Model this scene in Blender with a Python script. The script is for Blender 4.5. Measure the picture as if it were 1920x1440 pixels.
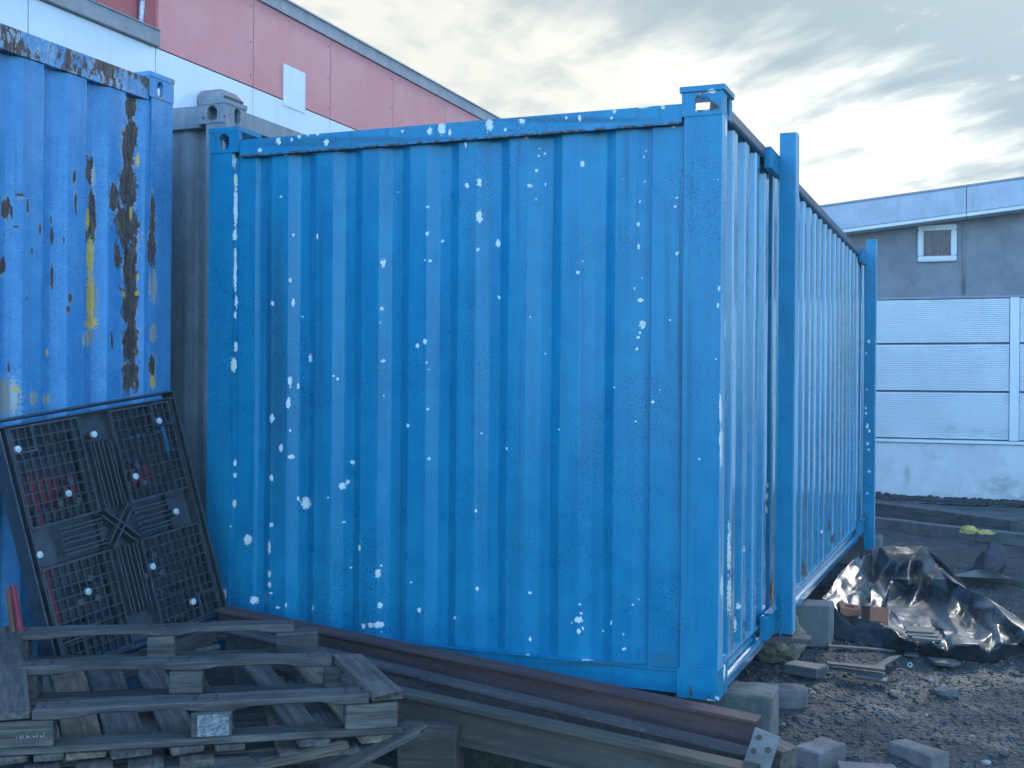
import bpy, bmesh, math, random
import numpy as np
from mathutils import Vector, Matrix, noise as mnoise

# ------------------------------------------------------------------ camera
for o in list(bpy.data.objects): bpy.data.objects.remove(o)
SC = bpy.context.scene
COL = SC.collection
Z0 = 0.23                                   # container stands on blocks
CAM = Vector((0.9854, -4.6564, 1.235 + Z0))
YAW, PITCH, ROLL, FPX = -0.3825, 0.0022, 0.0088, 2226.5
_F = Vector((math.sin(YAW)*math.cos(PITCH), math.cos(YAW)*math.cos(PITCH), math.sin(PITCH)))
_R0 = Vector((math.cos(YAW), -math.sin(YAW), 0)); _U0 = _R0.cross(_F)
_R = math.cos(ROLL)*_R0 + math.sin(ROLL)*_U0
_U = -math.sin(ROLL)*_R0 + math.cos(ROLL)*_U0
cd = bpy.data.cameras.new('camera'); cam = bpy.data.objects.new('camera', cd); COL.objects.link(cam)
cam.matrix_world = Matrix(((_R.x, _U.x, -_F.x, CAM.x), (_R.y, _U.y, -_F.y, CAM.y), (_R.z, _U.z, -_F.z, CAM.z), (0, 0, 0, 1)))
cd.sensor_fit = 'HORIZONTAL'; cd.sensor_width = 36.0; cd.lens = 36.0*FPX/1920.0
cd.clip_start = 0.05; cd.clip_end = 2000
SC.camera = cam

def ray(px, py):
    return (_F + _R*((px-960)/FPX) - _U*((py-720)/FPX))
def at_z(px, py, z):
    d = ray(px, py); return CAM + d*((z-CAM.z)/d.z)
def at_y(px, py, y):
    d = ray(px, py); return CAM + d*((y-CAM.y)/d.y)
def at_x(px, py, x):
    d = ray(px, py); return CAM + d*((x-CAM.x)/d.x)
def project(P):                              # numpy (n,3) -> pixel coords of the 1920 wide photo
    d = P - np.array(CAM); z = d@np.array(_F)
    return 960+FPX*(d@np.array(_R))/z, 720-FPX*(d@np.array(_U))/z

# ------------------------------------------------------------------ sky, sun, exposure
SUN_AZ, SUN_EL = math.radians(5.0), math.radians(25.0)      # azimuth from +Y towards +X
SUND = Vector((math.sin(SUN_AZ)*math.cos(SUN_EL), math.cos(SUN_AZ)*math.cos(SUN_EL), math.sin(SUN_EL)))
SKY_STRENGTH, EXPO = 0.15, 2.5
SKY_K = 1.0                                  # the clear sky is the Nishita sky as it is
DISP = 1.0/(SKY_STRENGTH*2**EXPO)            # cloud radiance is given as it should read after exposure
VEIL = tuple(c*DISP for c in (0.48, 0.585, 0.62))
W = bpy.data.worlds.new('World'); SC.world = W; W.use_nodes = True

class NT:
    def __init__(s, tree): s.t = tree
    def n(s, typ, **kw):
        nd = s.t.nodes.new(typ)
        for k, v in kw.items():
            if k.startswith('i_'):
                key = k[2:]; key = int(key) if key.isdigit() else key.replace('_', ' ')
                s.put(nd.inputs[key], v)
            else: setattr(nd, k, v)
        return nd
    def put(s, sock, v):
        if isinstance(v, bpy.types.NodeSocket): s.t.links.new(v, sock)
        elif isinstance(v, bpy.types.Node): s.t.links.new(v.outputs[0], sock)
        else: sock.default_value = v
    def m(s, op, a, b=0.0, c=0.0, clamp=False):
        nd = s.t.nodes.new('ShaderNodeMath'); nd.operation = op; nd.use_clamp = clamp
        s.put(nd.inputs[0], a); s.put(nd.inputs[1], b); s.put(nd.inputs[2], c)
        return nd.outputs[0]
    def vm(s, op, a, b=(0, 0, 0)):
        nd = s.t.nodes.new('ShaderNodeVectorMath'); nd.operation = op
        s.put(nd.inputs[0], a); s.put(nd.inputs[1], b)
        return nd.outputs[1] if op in ('DOT_PRODUCT', 'LENGTH') else nd.outputs[0]
    def scale(s, v, k): return s.vm('MULTIPLY', v, k)
    def ramp(s, v, lo, hi, a=0.0, b=1.0):
        nd = s.t.nodes.new('ShaderNodeMapRange'); nd.interpolation_type = 'SMOOTHSTEP'
        s.put(nd.inputs[0], v); s.put(nd.inputs[1], lo); s.put(nd.inputs[2], hi); s.put(nd.inputs[3], a); s.put(nd.inputs[4], b)
        return nd.outputs[0]
    def mix(s, f, a, b):
        nd = s.t.nodes.new('ShaderNodeMix'); nd.data_type = 'RGBA'
        s.put(nd.inputs[0], f); s.put(nd.inputs[6], col4(a)); s.put(nd.inputs[7], col4(b))
        return nd.outputs[2]
    def noise(s, vec, sc, det=4.0, rough=0.55, dist=0.0):
        nd = s.t.nodes.new('ShaderNodeTexNoise')
        if vec is not None: s.put(nd.inputs['Vector'], vec)
        nd.inputs['Scale'].default_value = sc; nd.inputs['Detail'].default_value = det
        nd.inputs['Roughness'].default_value = rough; nd.inputs['Distortion'].default_value = dist
        return nd.outputs[0]
def col4(c):
    if isinstance(c, (bpy.types.NodeSocket, bpy.types.Node)): return c
    return (c[0], c[1], c[2], 1.0)

def build_world():
    g = NT(W.node_tree); W.node_tree.nodes.clear()
    out = g.n('ShaderNodeOutputWorld'); bg = g.n('ShaderNodeBackground')
    g.put(out.inputs[0], bg.outputs[0])
    sky = g.n('ShaderNodeTexSky', sky_type='NISHITA', sun_disc=False)
    sky.sun_elevation = SUN_EL; sky.sun_rotation = SUN_AZ
    sky.air_density = 1.0; sky.dust_density = 1.0; sky.ozone_density = 2.2
    tc = g.n('ShaderNodeTexCoord').outputs['Generated']
    dirn = g.vm('NORMALIZE', tc)
    sep = g.n('ShaderNodeSeparateXYZ', i_0=dirn)
    cosg = g.vm('DOT_PRODUCT', dirn, tuple(SUND))
    # planar cloud coordinates (a layer at constant height)
    zz = g.m('ADD', g.m('MAXIMUM', sep.outputs[2], 0.0), 0.10)
    cl = g.n('ShaderNodeCombineXYZ', i_0=g.m('DIVIDE', sep.outputs[0], zz), i_1=g.m('DIVIDE', sep.outputs[1], zz), i_2=0.0).outputs[0]
    clr = g.n('ShaderNodeVectorRotate', rotation_type='Z_AXIS', i_Vector=cl, i_Angle=0.75).outputs[0]
    streak = g.noise(g.scale(clr, (0.60, 1.5, 1)), 2.3, 5, 0.58)
    puffs = g.noise(g.scale(cl, (1.0, 0.6, 1)), 9.0, 4, 0.60)
    # bank of cloud lying below a diagonal edge that runs through the view
    a = ray(1000, -10).normalized(); b = ray(1960, 330).normalized(); nrm = a.cross(b).normalized()
    if nrm.dot(ray(900, 400)) < 0: nrm = -nrm
    side = g.m('ADD', g.vm('DOT_PRODUCT', dirn, tuple(nrm)), g.m('MULTIPLY', g.m('SUBTRACT', streak, 0.5), 0.20))
    bank = g.ramp(side, -0.05, 0.04)
    holes = g.ramp(g.m('ADD', g.m('MULTIPLY', streak, 0.5), g.m('MULTIPLY', puffs, 0.5)), 0.34, 0.53)
    dens = g.m('MULTIPLY', bank, g.m('MULTIPLY_ADD', holes, 0.5, 0.5))
    wisps = g.m('MULTIPLY', g.ramp(g.m('ADD', g.m('MULTIPLY', puffs, 0.5), g.m('MULTIPLY', streak, 0.5)), 0.58, 0.74), 0.55)
    dens = g.m('MAXIMUM', dens, wisps)
    # clouds near the sun forward-scatter its light
    glow = g.m('POWER', g.m('MAXIMUM', cosg, 0.0), 40.0)
    lum = g.m('MULTIPLY_ADD', glow, 3.0*DISP, 1.0*DISP)
    cloud = g.n('ShaderNodeMix', data_type='RGBA', blend_type='MULTIPLY', i_0=1.0, i_6=g.mix(g.ramp(cosg, 0.4, 0.85), (0.80, 0.93, 1.0), (1.0, 0.982, 0.87)), i_7=g.n('ShaderNodeCombineColor', i_0=lum, i_1=lum, i_2=lum).outputs[0]).outputs[2]
    # thin high veil in the half of the sky round the sun, clear blue sky behind
    veilf = g.ramp(cosg, 0.20, 0.87, 0.0, 1.0)
    skyc = g.n('ShaderNodeMix', data_type='RGBA', blend_type='MULTIPLY', i_0=1.0, i_6=sky.outputs[0], i_7=(SKY_K*0.72, SKY_K*0.93, SKY_K*1.10, 1)).outputs[2]
    vl = g.m('ADD', g.m('MULTIPLY_ADD', g.m('SUBTRACT', streak, 0.5), 0.10, 0.97), g.m('MULTIPLY', glow, 0.35))
    veil = g.n('ShaderNodeMix', data_type='RGBA', blend_type='MULTIPLY', i_0=1.0, i_6=col4(VEIL), i_7=g.n('ShaderNodeCombineColor', i_0=vl, i_1=vl, i_2=vl).outputs[0]).outputs[2]
    base = g.mix(veilf, skyc, veil)
    fin = g.mix(dens, base, cloud)
    g.put(bg.inputs[0], fin); bg.inputs[1].default_value = SKY_STRENGTH
build_world()
sl = bpy.data.lights.new('sun', 'SUN'); sl.energy = 0.25; sl.angle = math.radians(10.0); sl.color = (1.0, 0.955, 0.88)
sun = bpy.data.objects.new('sun', sl); COL.objects.link(sun)
sun.rotation_euler = (-SUND).to_track_quat('-Z', 'Y').to_euler(); sun.location = (0, 0, 12)
SC.view_settings.view_transform = 'Standard'; SC.view_settings.look = 'None'
SC.view_settings.exposure = EXPO; SC.view_settings.gamma = 1.0; SC.view_settings.use_curve_mapping = False
SC.cycles.max_bounces = 6; SC.cycles.diffuse_bounces = 2; SC.cycles.use_adaptive_sampling = True; SC.cycles.adaptive_threshold = 0.025; SC.cycles.glossy_bounces = 3; SC.cycles.caustics_reflective = False; SC.cycles.caustics_refractive = False
SC.render.resolution_x = 1024; SC.render.resolution_y = 768

# ------------------------------------------------------------------ helpers
rng = random.Random(7)
NPR = np.random.RandomState(3)
def tag(o, label=None, cat=None, group=None, kind=None):
    if label: o['label'] = label
    if cat: o['category'] = cat
    if group: o['group'] = group
    if kind: o['kind'] = kind
    return o
def thing(name, label, cat, loc=(0, 0, 0), group=None):
    o = bpy.data.objects.new(name, None); COL.objects.link(o); o.location = loc
    o.empty_display_size = 0.1
    return tag(o, label, cat, group)
def link(name, me, mat, parent=None, loc=None, rot=None, smooth=False):
    """links a mesh given in world coordinates (loc None) or in local ones (loc, rot given in world)"""
    o = bpy.data.objects.new(name, me); COL.objects.link(o)
    if mat is not None: me.materials.append(mat) if not me.materials else None
    if smooth:
        me.polygons.foreach_set('use_smooth', [True]*len(me.polygons))
    base = Vector(parent.location) if parent is not None else Vector((0, 0, 0))
    q = parent
    while q is not None and q.parent is not None:
        q = q.parent; base += Vector(q.location)
    if parent is not None: o.parent = parent
    if loc is None:
        if parent is not None: o.location = -base
    else:
        o.location = Vector(loc)-base
        if rot is not None:
            o.rotation_mode = 'QUATERNION'; o.rotation_quaternion = rot
    return o
def recentre(o):
    """moves the origin of an unparented mesh to the middle of its base"""
    me = o.data; n = len(me.vertices); a = np.empty(n*3, np.float32); me.vertices.foreach_get('co', a); a = a.reshape(-1, 3)
    c = (a.min(0)+a.max(0))/2; c[2] = a[:, 2].min(); a -= c
    me.vertices.foreach_set('co', a.ravel()); o.location = Vector(o.location)+Vector(c.tolist()); me.update()
    return o
def pyd(name, v, f):
    me = bpy.data.meshes.new(name); me.from_pydata([tuple(map(float, p)) for p in v], [], [tuple(map(int, q)) for q in f]); me.update(); return me
class MB:
    """collects boxes and other pieces, then becomes ONE mesh"""
    def __init__(s): s.v = []; s.f = []
    def add(s, v, f):
        k = len(s.v); s.v += [tuple(p) for p in v]; s.f += [tuple(i+k for i in q) for q in f]; return s
    def box(s, x0, x1, y0, y1, z0, z1):
        return s.add([(x0, y0, z0), (x1, y0, z0), (x1, y1, z0), (x0, y1, z0), (x0, y0, z1), (x1, y0, z1), (x1, y1, z1), (x0, y1, z1)],
                     [(0, 3, 2, 1), (4, 5, 6, 7), (0, 1, 5, 4), (1, 2, 6, 5), (2, 3, 7, 6), (3, 0, 4, 7)])
    def extr(s, prof, axis, a0, a1):
        """prof: 2D closed polygon; axis 'x': prof is (y,z); 'y': (x,z); 'z': (x,y)"""
        n = len(prof)
        def P(p, a):
            return {'x': (a, p[0], p[1]), 'y': (p[0], a, p[1]), 'z': (p[0], p[1], a)}[axis]
        v = [P(p, a0) for p in prof]+[P(p, a1) for p in prof]
        f = [tuple(range(n-1, -1, -1)), tuple(range(n, 2*n))]+[(i, (i+1) % n, n+(i+1) % n, n+i) for i in range(n)]
        return s.add(v, f)
    def tube(s, p0, p1, r, n=10, r1=None):
        p0, p1 = Vector(p0), Vector(p1); d = (p1-p0).normalized(); q = d.to_track_quat('Z', 'Y'); r1 = r if r1 is None else r1
        v = [p0+q@Vector((r*math.cos(2*math.pi*i/n), r*math.sin(2*math.pi*i/n), 0)) for i in range(n)]
        v += [p1+q@Vector((r1*math.cos(2*math.pi*i/n), r1*math.sin(2*math.pi*i/n), 0)) for i in range(n)]
        f = [tuple(range(n-1, -1, -1)), tuple(range(n, 2*n))]+[(i, (i+1) % n, n+(i+1) % n, n+i) for i in range(n)]
        return s.add(v, f)
    def mesh(s, name, bevel=0.0, seg=1, jit=0.0, cuts=0, freq=9.0):
        me = pyd(name, s.v, s.f)
        bm = bmesh.new(); bm.from_mesh(me)
        bmesh.ops.recalc_face_normals(bm, faces=bm.faces)
        if bevel: bmesh.ops.bevel(bm, geom=list(bm.edges), offset=bevel, segments=seg, affect='EDGES', clamp_overlap=True)
        if cuts: bmesh.ops.subdivide_edges(bm, edges=list(bm.edges), cuts=cuts, use_grid_fill=True)
        if jit:
            sd = Vector((rng.random()*50, rng.random()*50, 0))
            for v in bm.verts: v.co += mnoise.noise_vector(v.co*freq+sd)*jit
        bm.to_mesh(me); bm.free(); me.update(); return me
def plate_hole(mb, w, h, t, hw, hh, M, n=28, jag=0.0):
    """rectangular plate w x h (centred, local xz), thickness t (local y), with a stadium hole, placed by matrix M"""
    def stad(i):
        a = 2*math.pi*i/n; c, s_ = math.cos(a), math.sin(a)
        r = min(hw, hh)/2; k = 1+jag*math.sin(5*a+1)
        if hh >= hw: return (c*r*k, s_*r*k+math.copysign((hh-hw)/2, s_) if abs(s_) > 1e-6 else 0)
        return (c*r*k+(math.copysign((hw-hh)/2, c) if abs(c) > 1e-6 else 0), s_*r*k)
    def rect(i):
        a = 2*math.pi*i/n+1e-4; c, s_ = math.cos(a), math.sin(a); k = min((w/2)/max(abs(c), 1e-6), (h/2)/max(abs(s_), 1e-6)); return (c*k, s_*k)
    # make sure that corners are hit: snap nearest samples to the corners
    R = [rect(i) for i in range(n)]
    for cx in (-1, 1):
        for cz in (-1, 1):
            j = min(range(n), key=lambda i: (R[i][0]-cx*w/2)**2+(R[i][1]-cz*h/2)**2); R[j] = (cx*w/2, cz*h/2)
    S = [stad(i) for i in range(n)]
    v = []
    for y in (-t/2, t/2):
        v += [M@Vector((p[0], y, p[1])) for p in R]+[M@Vector((p[0], y, p[1])) for p in S]
    f = []
    for i in range(n):
        j = (i+1) % n
        f += [(i, j, n+j, n+i), (2*n+j, 2*n+i, 3*n+i, 3*n+j), (i, 2*n+i, 2*n+j, j), (n+i, n+j, 3*n+j, 3*n+i)]
    mb.add(v, f)
def grid_np(P, name):
    """P: (m,n,3) array -> mesh"""
    m, n = P.shape[:2]; idx = np.arange(m*n).reshape(m, n)
    F = np.stack([idx[:-1, :-1], idx[1:, :-1], idx[1:, 1:], idx[:-1, 1:]], -1).reshape(-1, 4)
    me = bpy.data.meshes.new(name); me.vertices.add(m*n); me.vertices.foreach_set('co', P.astype(np.float32).ravel())
    me.loops.add(F.size); me.loops.foreach_set('vertex_index', F.astype(np.int32).ravel())
    me.polygons.add(len(F)); me.polygons.foreach_set('loop_start', np.arange(0, F.size, 4, dtype=np.int32))
    me.update(calc_edges=True); return me
def attr(me, name, vals):
    a = me.attributes.new(name, 'FLOAT', 'POINT'); a.data.foreach_set('value', np.asarray(vals, np.float32).ravel())
def coords(me):
    a = np.empty(len(me.vertices)*3, np.float32); me.vertices.foreach_get('co', a); return a.reshape(-1, 3).astype(np.float64)
def field(P, spots):
    """1 in the middle of each (px,py,rx,ry) spot of the photograph, 0 on its rim, negative outside"""
    x, y = project(P); out = np.full(len(P), -1.5)
    for (cx, cy, rx, ry) in spots:
        rx = max(rx, 2.0)*0.82; ry = max(ry, 2.0)*0.82
        out = np.maximum(out, 1-np.sqrt(((x-cx)/rx)**2+((y-cy)/ry)**2))
    return out
def corr(s, P, ph, rise, flat, fall):
    t = np.mod(np.asarray(s)-ph, P); o = np.zeros_like(t)
    o = np.where(t < rise, t/rise, o)
    o = np.where((t >= rise) & (t < rise+flat), 1.0, o)
    o = np.where((t >= rise+flat) & (t < rise+flat+fall), 1-(t-rise-flat)/fall, o)
    return o
def gridbox(x0, x1, y0, y1, z0, z1, res, name):
    """a box whose faces are finely divided (for worn paint held in vertex attributes)"""
    bm = bmesh.new()
    def face(o, u, v):
        nu = max(1, int(math.ceil(Vector(u).length/res))); nv = max(1, int(math.ceil(Vector(v).length/res)))
        o, u, v = Vector(o), Vector(u), Vector(v)
        g = [[bm.verts.new(o+u*(i/nu)+v*(j/nv)) for j in range(nv+1)] for i in range(nu+1)]
        for i in range(nu):
            for j in range(nv): bm.faces.new((g[i][j], g[i+1][j], g[i+1][j+1], g[i][j+1]))
    X, Y, Z = x1-x0, y1-y0, z1-z0
    face((x0, y0, z0), (X, 0, 0), (0, 0, Z)); face((x1, y0, z0), (0, Y, 0), (0, 0, Z)); face((x0, y1, z0), (0, 0, Z), (X, 0, 0))
    face((x0, y0, z0), (0, 0, Z), (0, Y, 0)); face((x0, y0, z1), (X, 0, 0), (0, Y, 0)); face((x0, y0, z0), (0, Y, 0), (X, 0, 0))
    bmesh.ops.remove_doubles(bm, verts=bm.verts, dist=1e-5)
    me = bpy.data.meshes.new(name); bm.to_mesh(me); bm.free(); return me
def board_mesh(L, w, t, name='board', wane=0.0, jit=0.003, notch=None, bow=0.0, ends=0.01):
    """plank along local x (0..L), width along y (centred), top at z=0, thickness t downward; notch: cut-outs of the front lower edge"""
    nx = max(6, int(L/0.03)); prof_n = 3
    rows = []
    sd = rng.random()*80
    for i in range(nx+1):
        x = L*i/nx
        low = t
        if notch:
            for (c, hw, dp) in notch:
                q = abs(x-c)/hw
                if q < 1: low = t-dp*min(1.0, (1-q)*3.0)
        b = bow*math.sin(math.pi*i/nx)
        e = 0.0
        jn = lambda k: (mnoise.noise(Vector((x*7, k*3.1, sd))))*jit
        c = min(0.004, t*0.2)
        w2 = w/2*(1+wane*mnoise.noise(Vector((x*3, 1.7, sd))))
        pr = [(-w2+c+jn(1), b+jn(2)), (w2-c+jn(3), b+jn(4)), (w2+jn(3), b-c+jn(5)), (w2+jn(6), b-t+c), (w2-c, b-t+jn(7)),
              (-w2+c, b-low+jn(8)), (-w2+jn(9), b-low+c), (-w2+jn(10), b-c+jn(2))]
        rows.append([(x, p[0], p[1]) for p in pr])
    n = 8; v = [p for r in rows for p in r]; f = []
    for i in range(nx):
        for j in range(n): f.append((i*n+j, i*n+(j+1) % n, (i+1)*n+(j+1) % n, (i+1)*n+j))
    # ragged ends
    for k in range(n):
        x, y, z = v[k]; v[k] = (x+rng.uniform(-ends, ends)*0.5, y, z)
        x, y, z = v[nx*n+k]; v[nx*n+k] = (x+rng.uniform(-ends, ends)*0.5, y, z)
    f.append(tuple(range(n))); f.append(tuple(nx*n+k for k in reversed(range(n))))
    me = pyd(name, v, f)
    bm = bmesh.new(); bm.from_mesh(me); bmesh.ops.recalc_face_normals(bm, faces=bm.faces); bm.to_mesh(me); bm.free()
    return me
def frame_q(xdir, up=(0, 0, 1)):
    x = Vector(xdir).normalized(); z = Vector(up); y = z.cross(x).normalized(); z = x.cross(y)
    return Matrix((x, y, z)).transposed().to_quaternion()
def plank(name, p0, p1, w, t, mat, parent=None, up=(0, 0, 1), **kw):
    p0, p1 = Vector(p0), Vector(p1)
    return link(name, board_mesh((p1-p0).length, w, t, name, **kw), mat, parent, p0, frame_q(p1-p0, up))

# ------------------------------------------------------------------ materials
def new_mat(name):
    m = bpy.data.materials.new(name); m.use_nodes = True; t = m.node_tree; t.nodes.clear()
    g = NT(t); out = g.n('ShaderNodeOutputMaterial'); b = g.n('ShaderNodeBsdfPrincipled'); g.put(out.inputs[0], b.outputs[0])
    return m, g, b
def bump(g, b, h, dist=0.002, strength=0.6):
    nd = g.n('ShaderNodeBump'); nd.inputs['Strength'].default_value = strength; nd.inputs['Distance'].default_value = dist
    g.put(nd.inputs['Height'], h); g.put(b.inputs['Normal'], nd.outputs[0])
def pos(g): return g.n('ShaderNodeNewGeometry').outputs['Position']
def objc(g, spread=True):
    v = g.n('ShaderNodeTexCoord').outputs['Object']
    if spread:
        r = g.n('ShaderNodeObjectInfo').outputs['Random']
        v = g.vm('ADD', v, g.n('ShaderNodeCombineXYZ', i_0=g.m('MULTIPLY', r, 37.0), i_1=g.m('MULTIPLY', r, 91.0), i_2=g.m('MULTIPLY', r, 53.0)).outputs[0])
    return v
def at(g, n): return g.n('ShaderNodeAttribute', attribute_name=n).outputs['Fac']

def mat_paint(name, base, faded, primer=(0.76, 0.78, 0.75), speck=0.75, rough=0.30, chips=0.5, grime=(0.035, 0.05, 0.05), grime_amt=0.35, rustc=(0.055, 0.032, 0.022), bmp=0.35, coat=0.0, grough=0.35, spec=0.5, rusty=True, edge=0.0):
    m, g, b = new_mat(name); P = pos(g)
    n60 = g.noise(P, 105, 4, 0.68); n14 = g.noise(P, 11, 5, 0.6); big = g.noise(P, 1.6, 3, 0.5)
    st = g.noise(g.scale(P, (9, 9, 0.55)), 2.4, 5, 0.6)
    c = g.mix(g.ramp(g.m('ADD', g.m('MULTIPLY', n14, 0.5), g.m('MULTIPLY', st, 0.5)), 0.35, 0.68), base, faded)
    c = g.mix(g.m('MULTIPLY', at(g, 'sheen_wear'), g.ramp(st, 0.25, 0.6, 0.25, 0.65)), c, (0.34, 0.56, 0.68))  # chalky wear plus bright sky sheen of outward faces, painted in as pale blue
    # dark specks of dirt
    sp = g.m('MULTIPLY', g.ramp(g.noise(P, 175, 2, 0.5), 0.55, 0.66), g.ramp(big, 0.40, 0.62))
    c = g.mix(g.m('MULTIPLY', sp, speck), c, tuple(k*0.42 for k in base))
    # vertical run-off grime
    gr = g.m('MULTIPLY', g.ramp(g.noise(g.scale(P, (14, 14, 0.35)), 1.5, 5, 0.65), 0.52, 0.80), grime_amt)
    gr = g.m('MAXIMUM', gr, g.m('MULTIPLY', g.m('MULTIPLY', at(g, 'dirt'), g.ramp(st, 0.25, 0.62, 0.45, 1.0)), 0.8))
    c = g.mix(gr, c, grime)
    # flaked patches down to the primer
    d = g.m('MULTIPLY_ADD', g.m('SUBTRACT', n60, 0.5), 2.6, g.m('MULTIPLY_ADD', g.m('SUBTRACT', n14, 0.5), 1.2, at(g, 'chip')))
    rim = g.ramp(d, 1.20, 1.44)
    chip = g.ramp(d, 1.44, 1.52)
    if chips:
        rnd = g.m('MULTIPLY', g.ramp(g.noise(P, 42, 3, 0.65), 0.735, 0.75), g.ramp(g.noise(P, 2.7, 2), 0.5, 0.56))
        chip = g.m('MAXIMUM', chip, g.m('MULTIPLY', rnd, chips))
    c = g.mix(g.m('MULTIPLY', rim, 0.55), c, tuple(k*0.35 for k in base))
    pr = g.mix(g.ramp(n14, 0.45, 0.7), primer, (primer[0]*0.95, primer[1]*0.86, primer[2]*0.66))
    c = g.mix(chip, c, pr)
    ru = 0.0; nr = None
    if rusty:
        # scabby bare rusty steel, yellow underpaint, curled pale paint
        nr = g.noise(g.scale(P, (1, 1, 0.45)), 38, 6, 0.7); rj = g.m('MULTIPLY', g.m('SUBTRACT', nr, 0.5), 2.6)
        ru = g.ramp(g.m('ADD', at(g, 'rust'), rj), 1.36, 1.54)
        rc = g.mix(g.ramp(g.noise(g.scale(P, (1, 1, 0.3)), 55, 5, 0.7), 0.35, 0.68), rustc, (rustc[0]*3.2, rustc[1]*3.6, rustc[2]*4.2))
        rc = g.mix(g.ramp(nr, 0.63, 0.70), rc, (0.13, 0.06, 0.035))
        if edge:
            ed = g.m('MULTIPLY', g.ramp(g.m('ADD', at(g, 'rust'), rj), 1.22, 1.34), g.ramp(n14, 0.42, 0.58))
            c = g.mix(g.m('MULTIPLY', ed, edge), c, (0.42, 0.44, 0.44))
        c = g.mix(ru, c, rc)
        pe = g.ramp(g.m('MULTIPLY_ADD', g.m('SUBTRACT', n60, 0.5), 2.8, at(g, 'peel')), 1.42, 1.52)
        c = g.mix(pe, c, g.mix(g.ramp(st, 0.4, 0.62), (0.26, 0.25, 0.22), (0.5, 0.5, 0.48)))
        ye = g.ramp(g.m('MULTIPLY_ADD', g.m('SUBTRACT', n60, 0.5), 2.8, at(g, 'yellow')), 1.42, 1.52)
        c = g.mix(ye, c, g.mix(g.ramp(n14, 0.3, 0.7), (0.68, 0.38, 0.06), (0.80, 0.52, 0.13)))
    g.put(b.inputs['Base Color'], c)
    rr = g.m('MULTIPLY_ADD', g.m('MAXIMUM', g.m('MAXIMUM', chip, ru), gr), grough, g.m('MULTIPLY_ADD', n14, 0.16, rough-0.08))
    g.put(b.inputs['Roughness'], rr)
    b.inputs['Specular IOR Level'].default_value = spec; b.inputs['Coat Weight'].default_value = coat; b.inputs['Coat Roughness'].default_value = 0.16
    fb = g.m('MULTIPLY', g.noise(P, 60, 2), 0.25)
    h = g.m('MULTIPLY_ADD', g.m('MULTIPLY', at(g, 'rust'), nr), 0.9, fb) if rusty else fb
    bump(g, b, h, 0.0022, bmp)
    return m
M_BLUE = mat_paint('blue_container_paint', (0.0, 0.185, 0.325), (0.006, 0.245, 0.385), grime_amt=0.5, speck=0.9, spec=0.3, chips=0.0, rusty=False)
M_BLUER = mat_paint('blue_paint_rusting', (0.0, 0.185, 0.325), (0.006, 0.245, 0.385), grime_amt=0.5, speck=0.9, spec=0.3, chips=0.0)
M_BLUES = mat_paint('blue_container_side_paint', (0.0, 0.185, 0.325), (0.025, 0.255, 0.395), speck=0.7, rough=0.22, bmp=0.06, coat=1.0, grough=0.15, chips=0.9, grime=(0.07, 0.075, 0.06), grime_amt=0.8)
M_SKYB = mat_paint('pale_blue_peeling_paint', (0.05, 0.245, 0.48), (0.105, 0.335, 0.57), edge=0.8, rough=0.45, chips=0.0, grime=(0.10, 0.13, 0.15), grime_amt=0.25)
M_RAILG = mat_paint('grimy_blue_rail_paint', (0.025, 0.06, 0.10), (0.05, 0.10, 0.15), rough=0.45, chips=0.4, grime=(0.03, 0.03, 0.03), grime_amt=0.8)
M_GREYC = mat_paint('grey_container_paint', (0.20, 0.22, 0.24), (0.30, 0.32, 0.33), rough=0.55, chips=0.25, grime=(0.10, 0.09, 0.075), grime_amt=0.7, primer=(0.3, 0.28, 0.24))

def mat_wood(name, dark, light, rough=0.85, green=0.0):
    m, g, b = new_mat(name); v = objc(g)
    gr = g.noise(g.scale(v, (1.6, 26, 26)), 1.7, 6, 0.65, 0.35)
    fi = g.noise(g.scale(v, (6, 160, 160)), 1.4, 3, 0.6)
    bl = g.noise(v, 4.5, 4, 0.6)
    c = g.mix(g.ramp(gr, 0.32, 0.66), dark, light)
    c = g.mix(g.m('MULTIPLY', g.ramp(fi, 0.52, 0.66), 0.55), c, tuple(k*0.45 for k in dark))
    rv = g.n('ShaderNodeObjectInfo').outputs['Random']
    c = g.mix(g.m('MULTIPLY', g.ramp(bl, 0.42, 0.7), 0.6), c, tuple(k*0.5 for k in dark))
    hs = g.n('ShaderNodeHueSaturation', i_Color=c, i_Value=g.m('MULTIPLY_ADD', rv, 0.5, 0.75), i_Saturation=g.m('MULTIPLY_ADD', rv, 0.5, 0.7)).outputs[0]
    knots = g.n('ShaderNodeTexVoronoi', feature='F1', i_Vector=g.scale(v, (2.2, 7, 7))); knots.inputs['Scale'].default_value = 1.1
    hs = g.mix(g.m('MULTIPLY', g.ramp(knots.outputs['Distance'], 0.13, 0.07), 0.7), hs, tuple(k*0.35 for k in dark))
    if green: hs = g.mix(g.m('MULTIPLY', g.ramp(g.noise(v, 9, 5), 0.5, 0.7), green), hs, (0.06, 0.075, 0.03))
    g.put(b.inputs['Base Color'], hs); b.inputs['Roughness'].default_value = rough
    bump(g, b, g.m('ADD', gr, g.m('MULTIPLY', fi, 0.5)), 0.003, 0.7)
    return m
M_WOOD = mat_wood('weathered_pallet_wood', (0.055, 0.045, 0.037), (0.155, 0.132, 0.108))
M_WOODB = mat_wood('brown_deck_wood', (0.085, 0.062, 0.042), (0.21, 0.16, 0.11))
M_WOODD = mat_wood('dark_wet_timber', (0.055, 0.042, 0.034), (0.13, 0.105, 0.085), green=0.3)
M_SLEEPER = mat_wood('grey_sleeper_wood', (0.055, 0.055, 0.052), (0.14, 0.135, 0.125))

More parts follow.
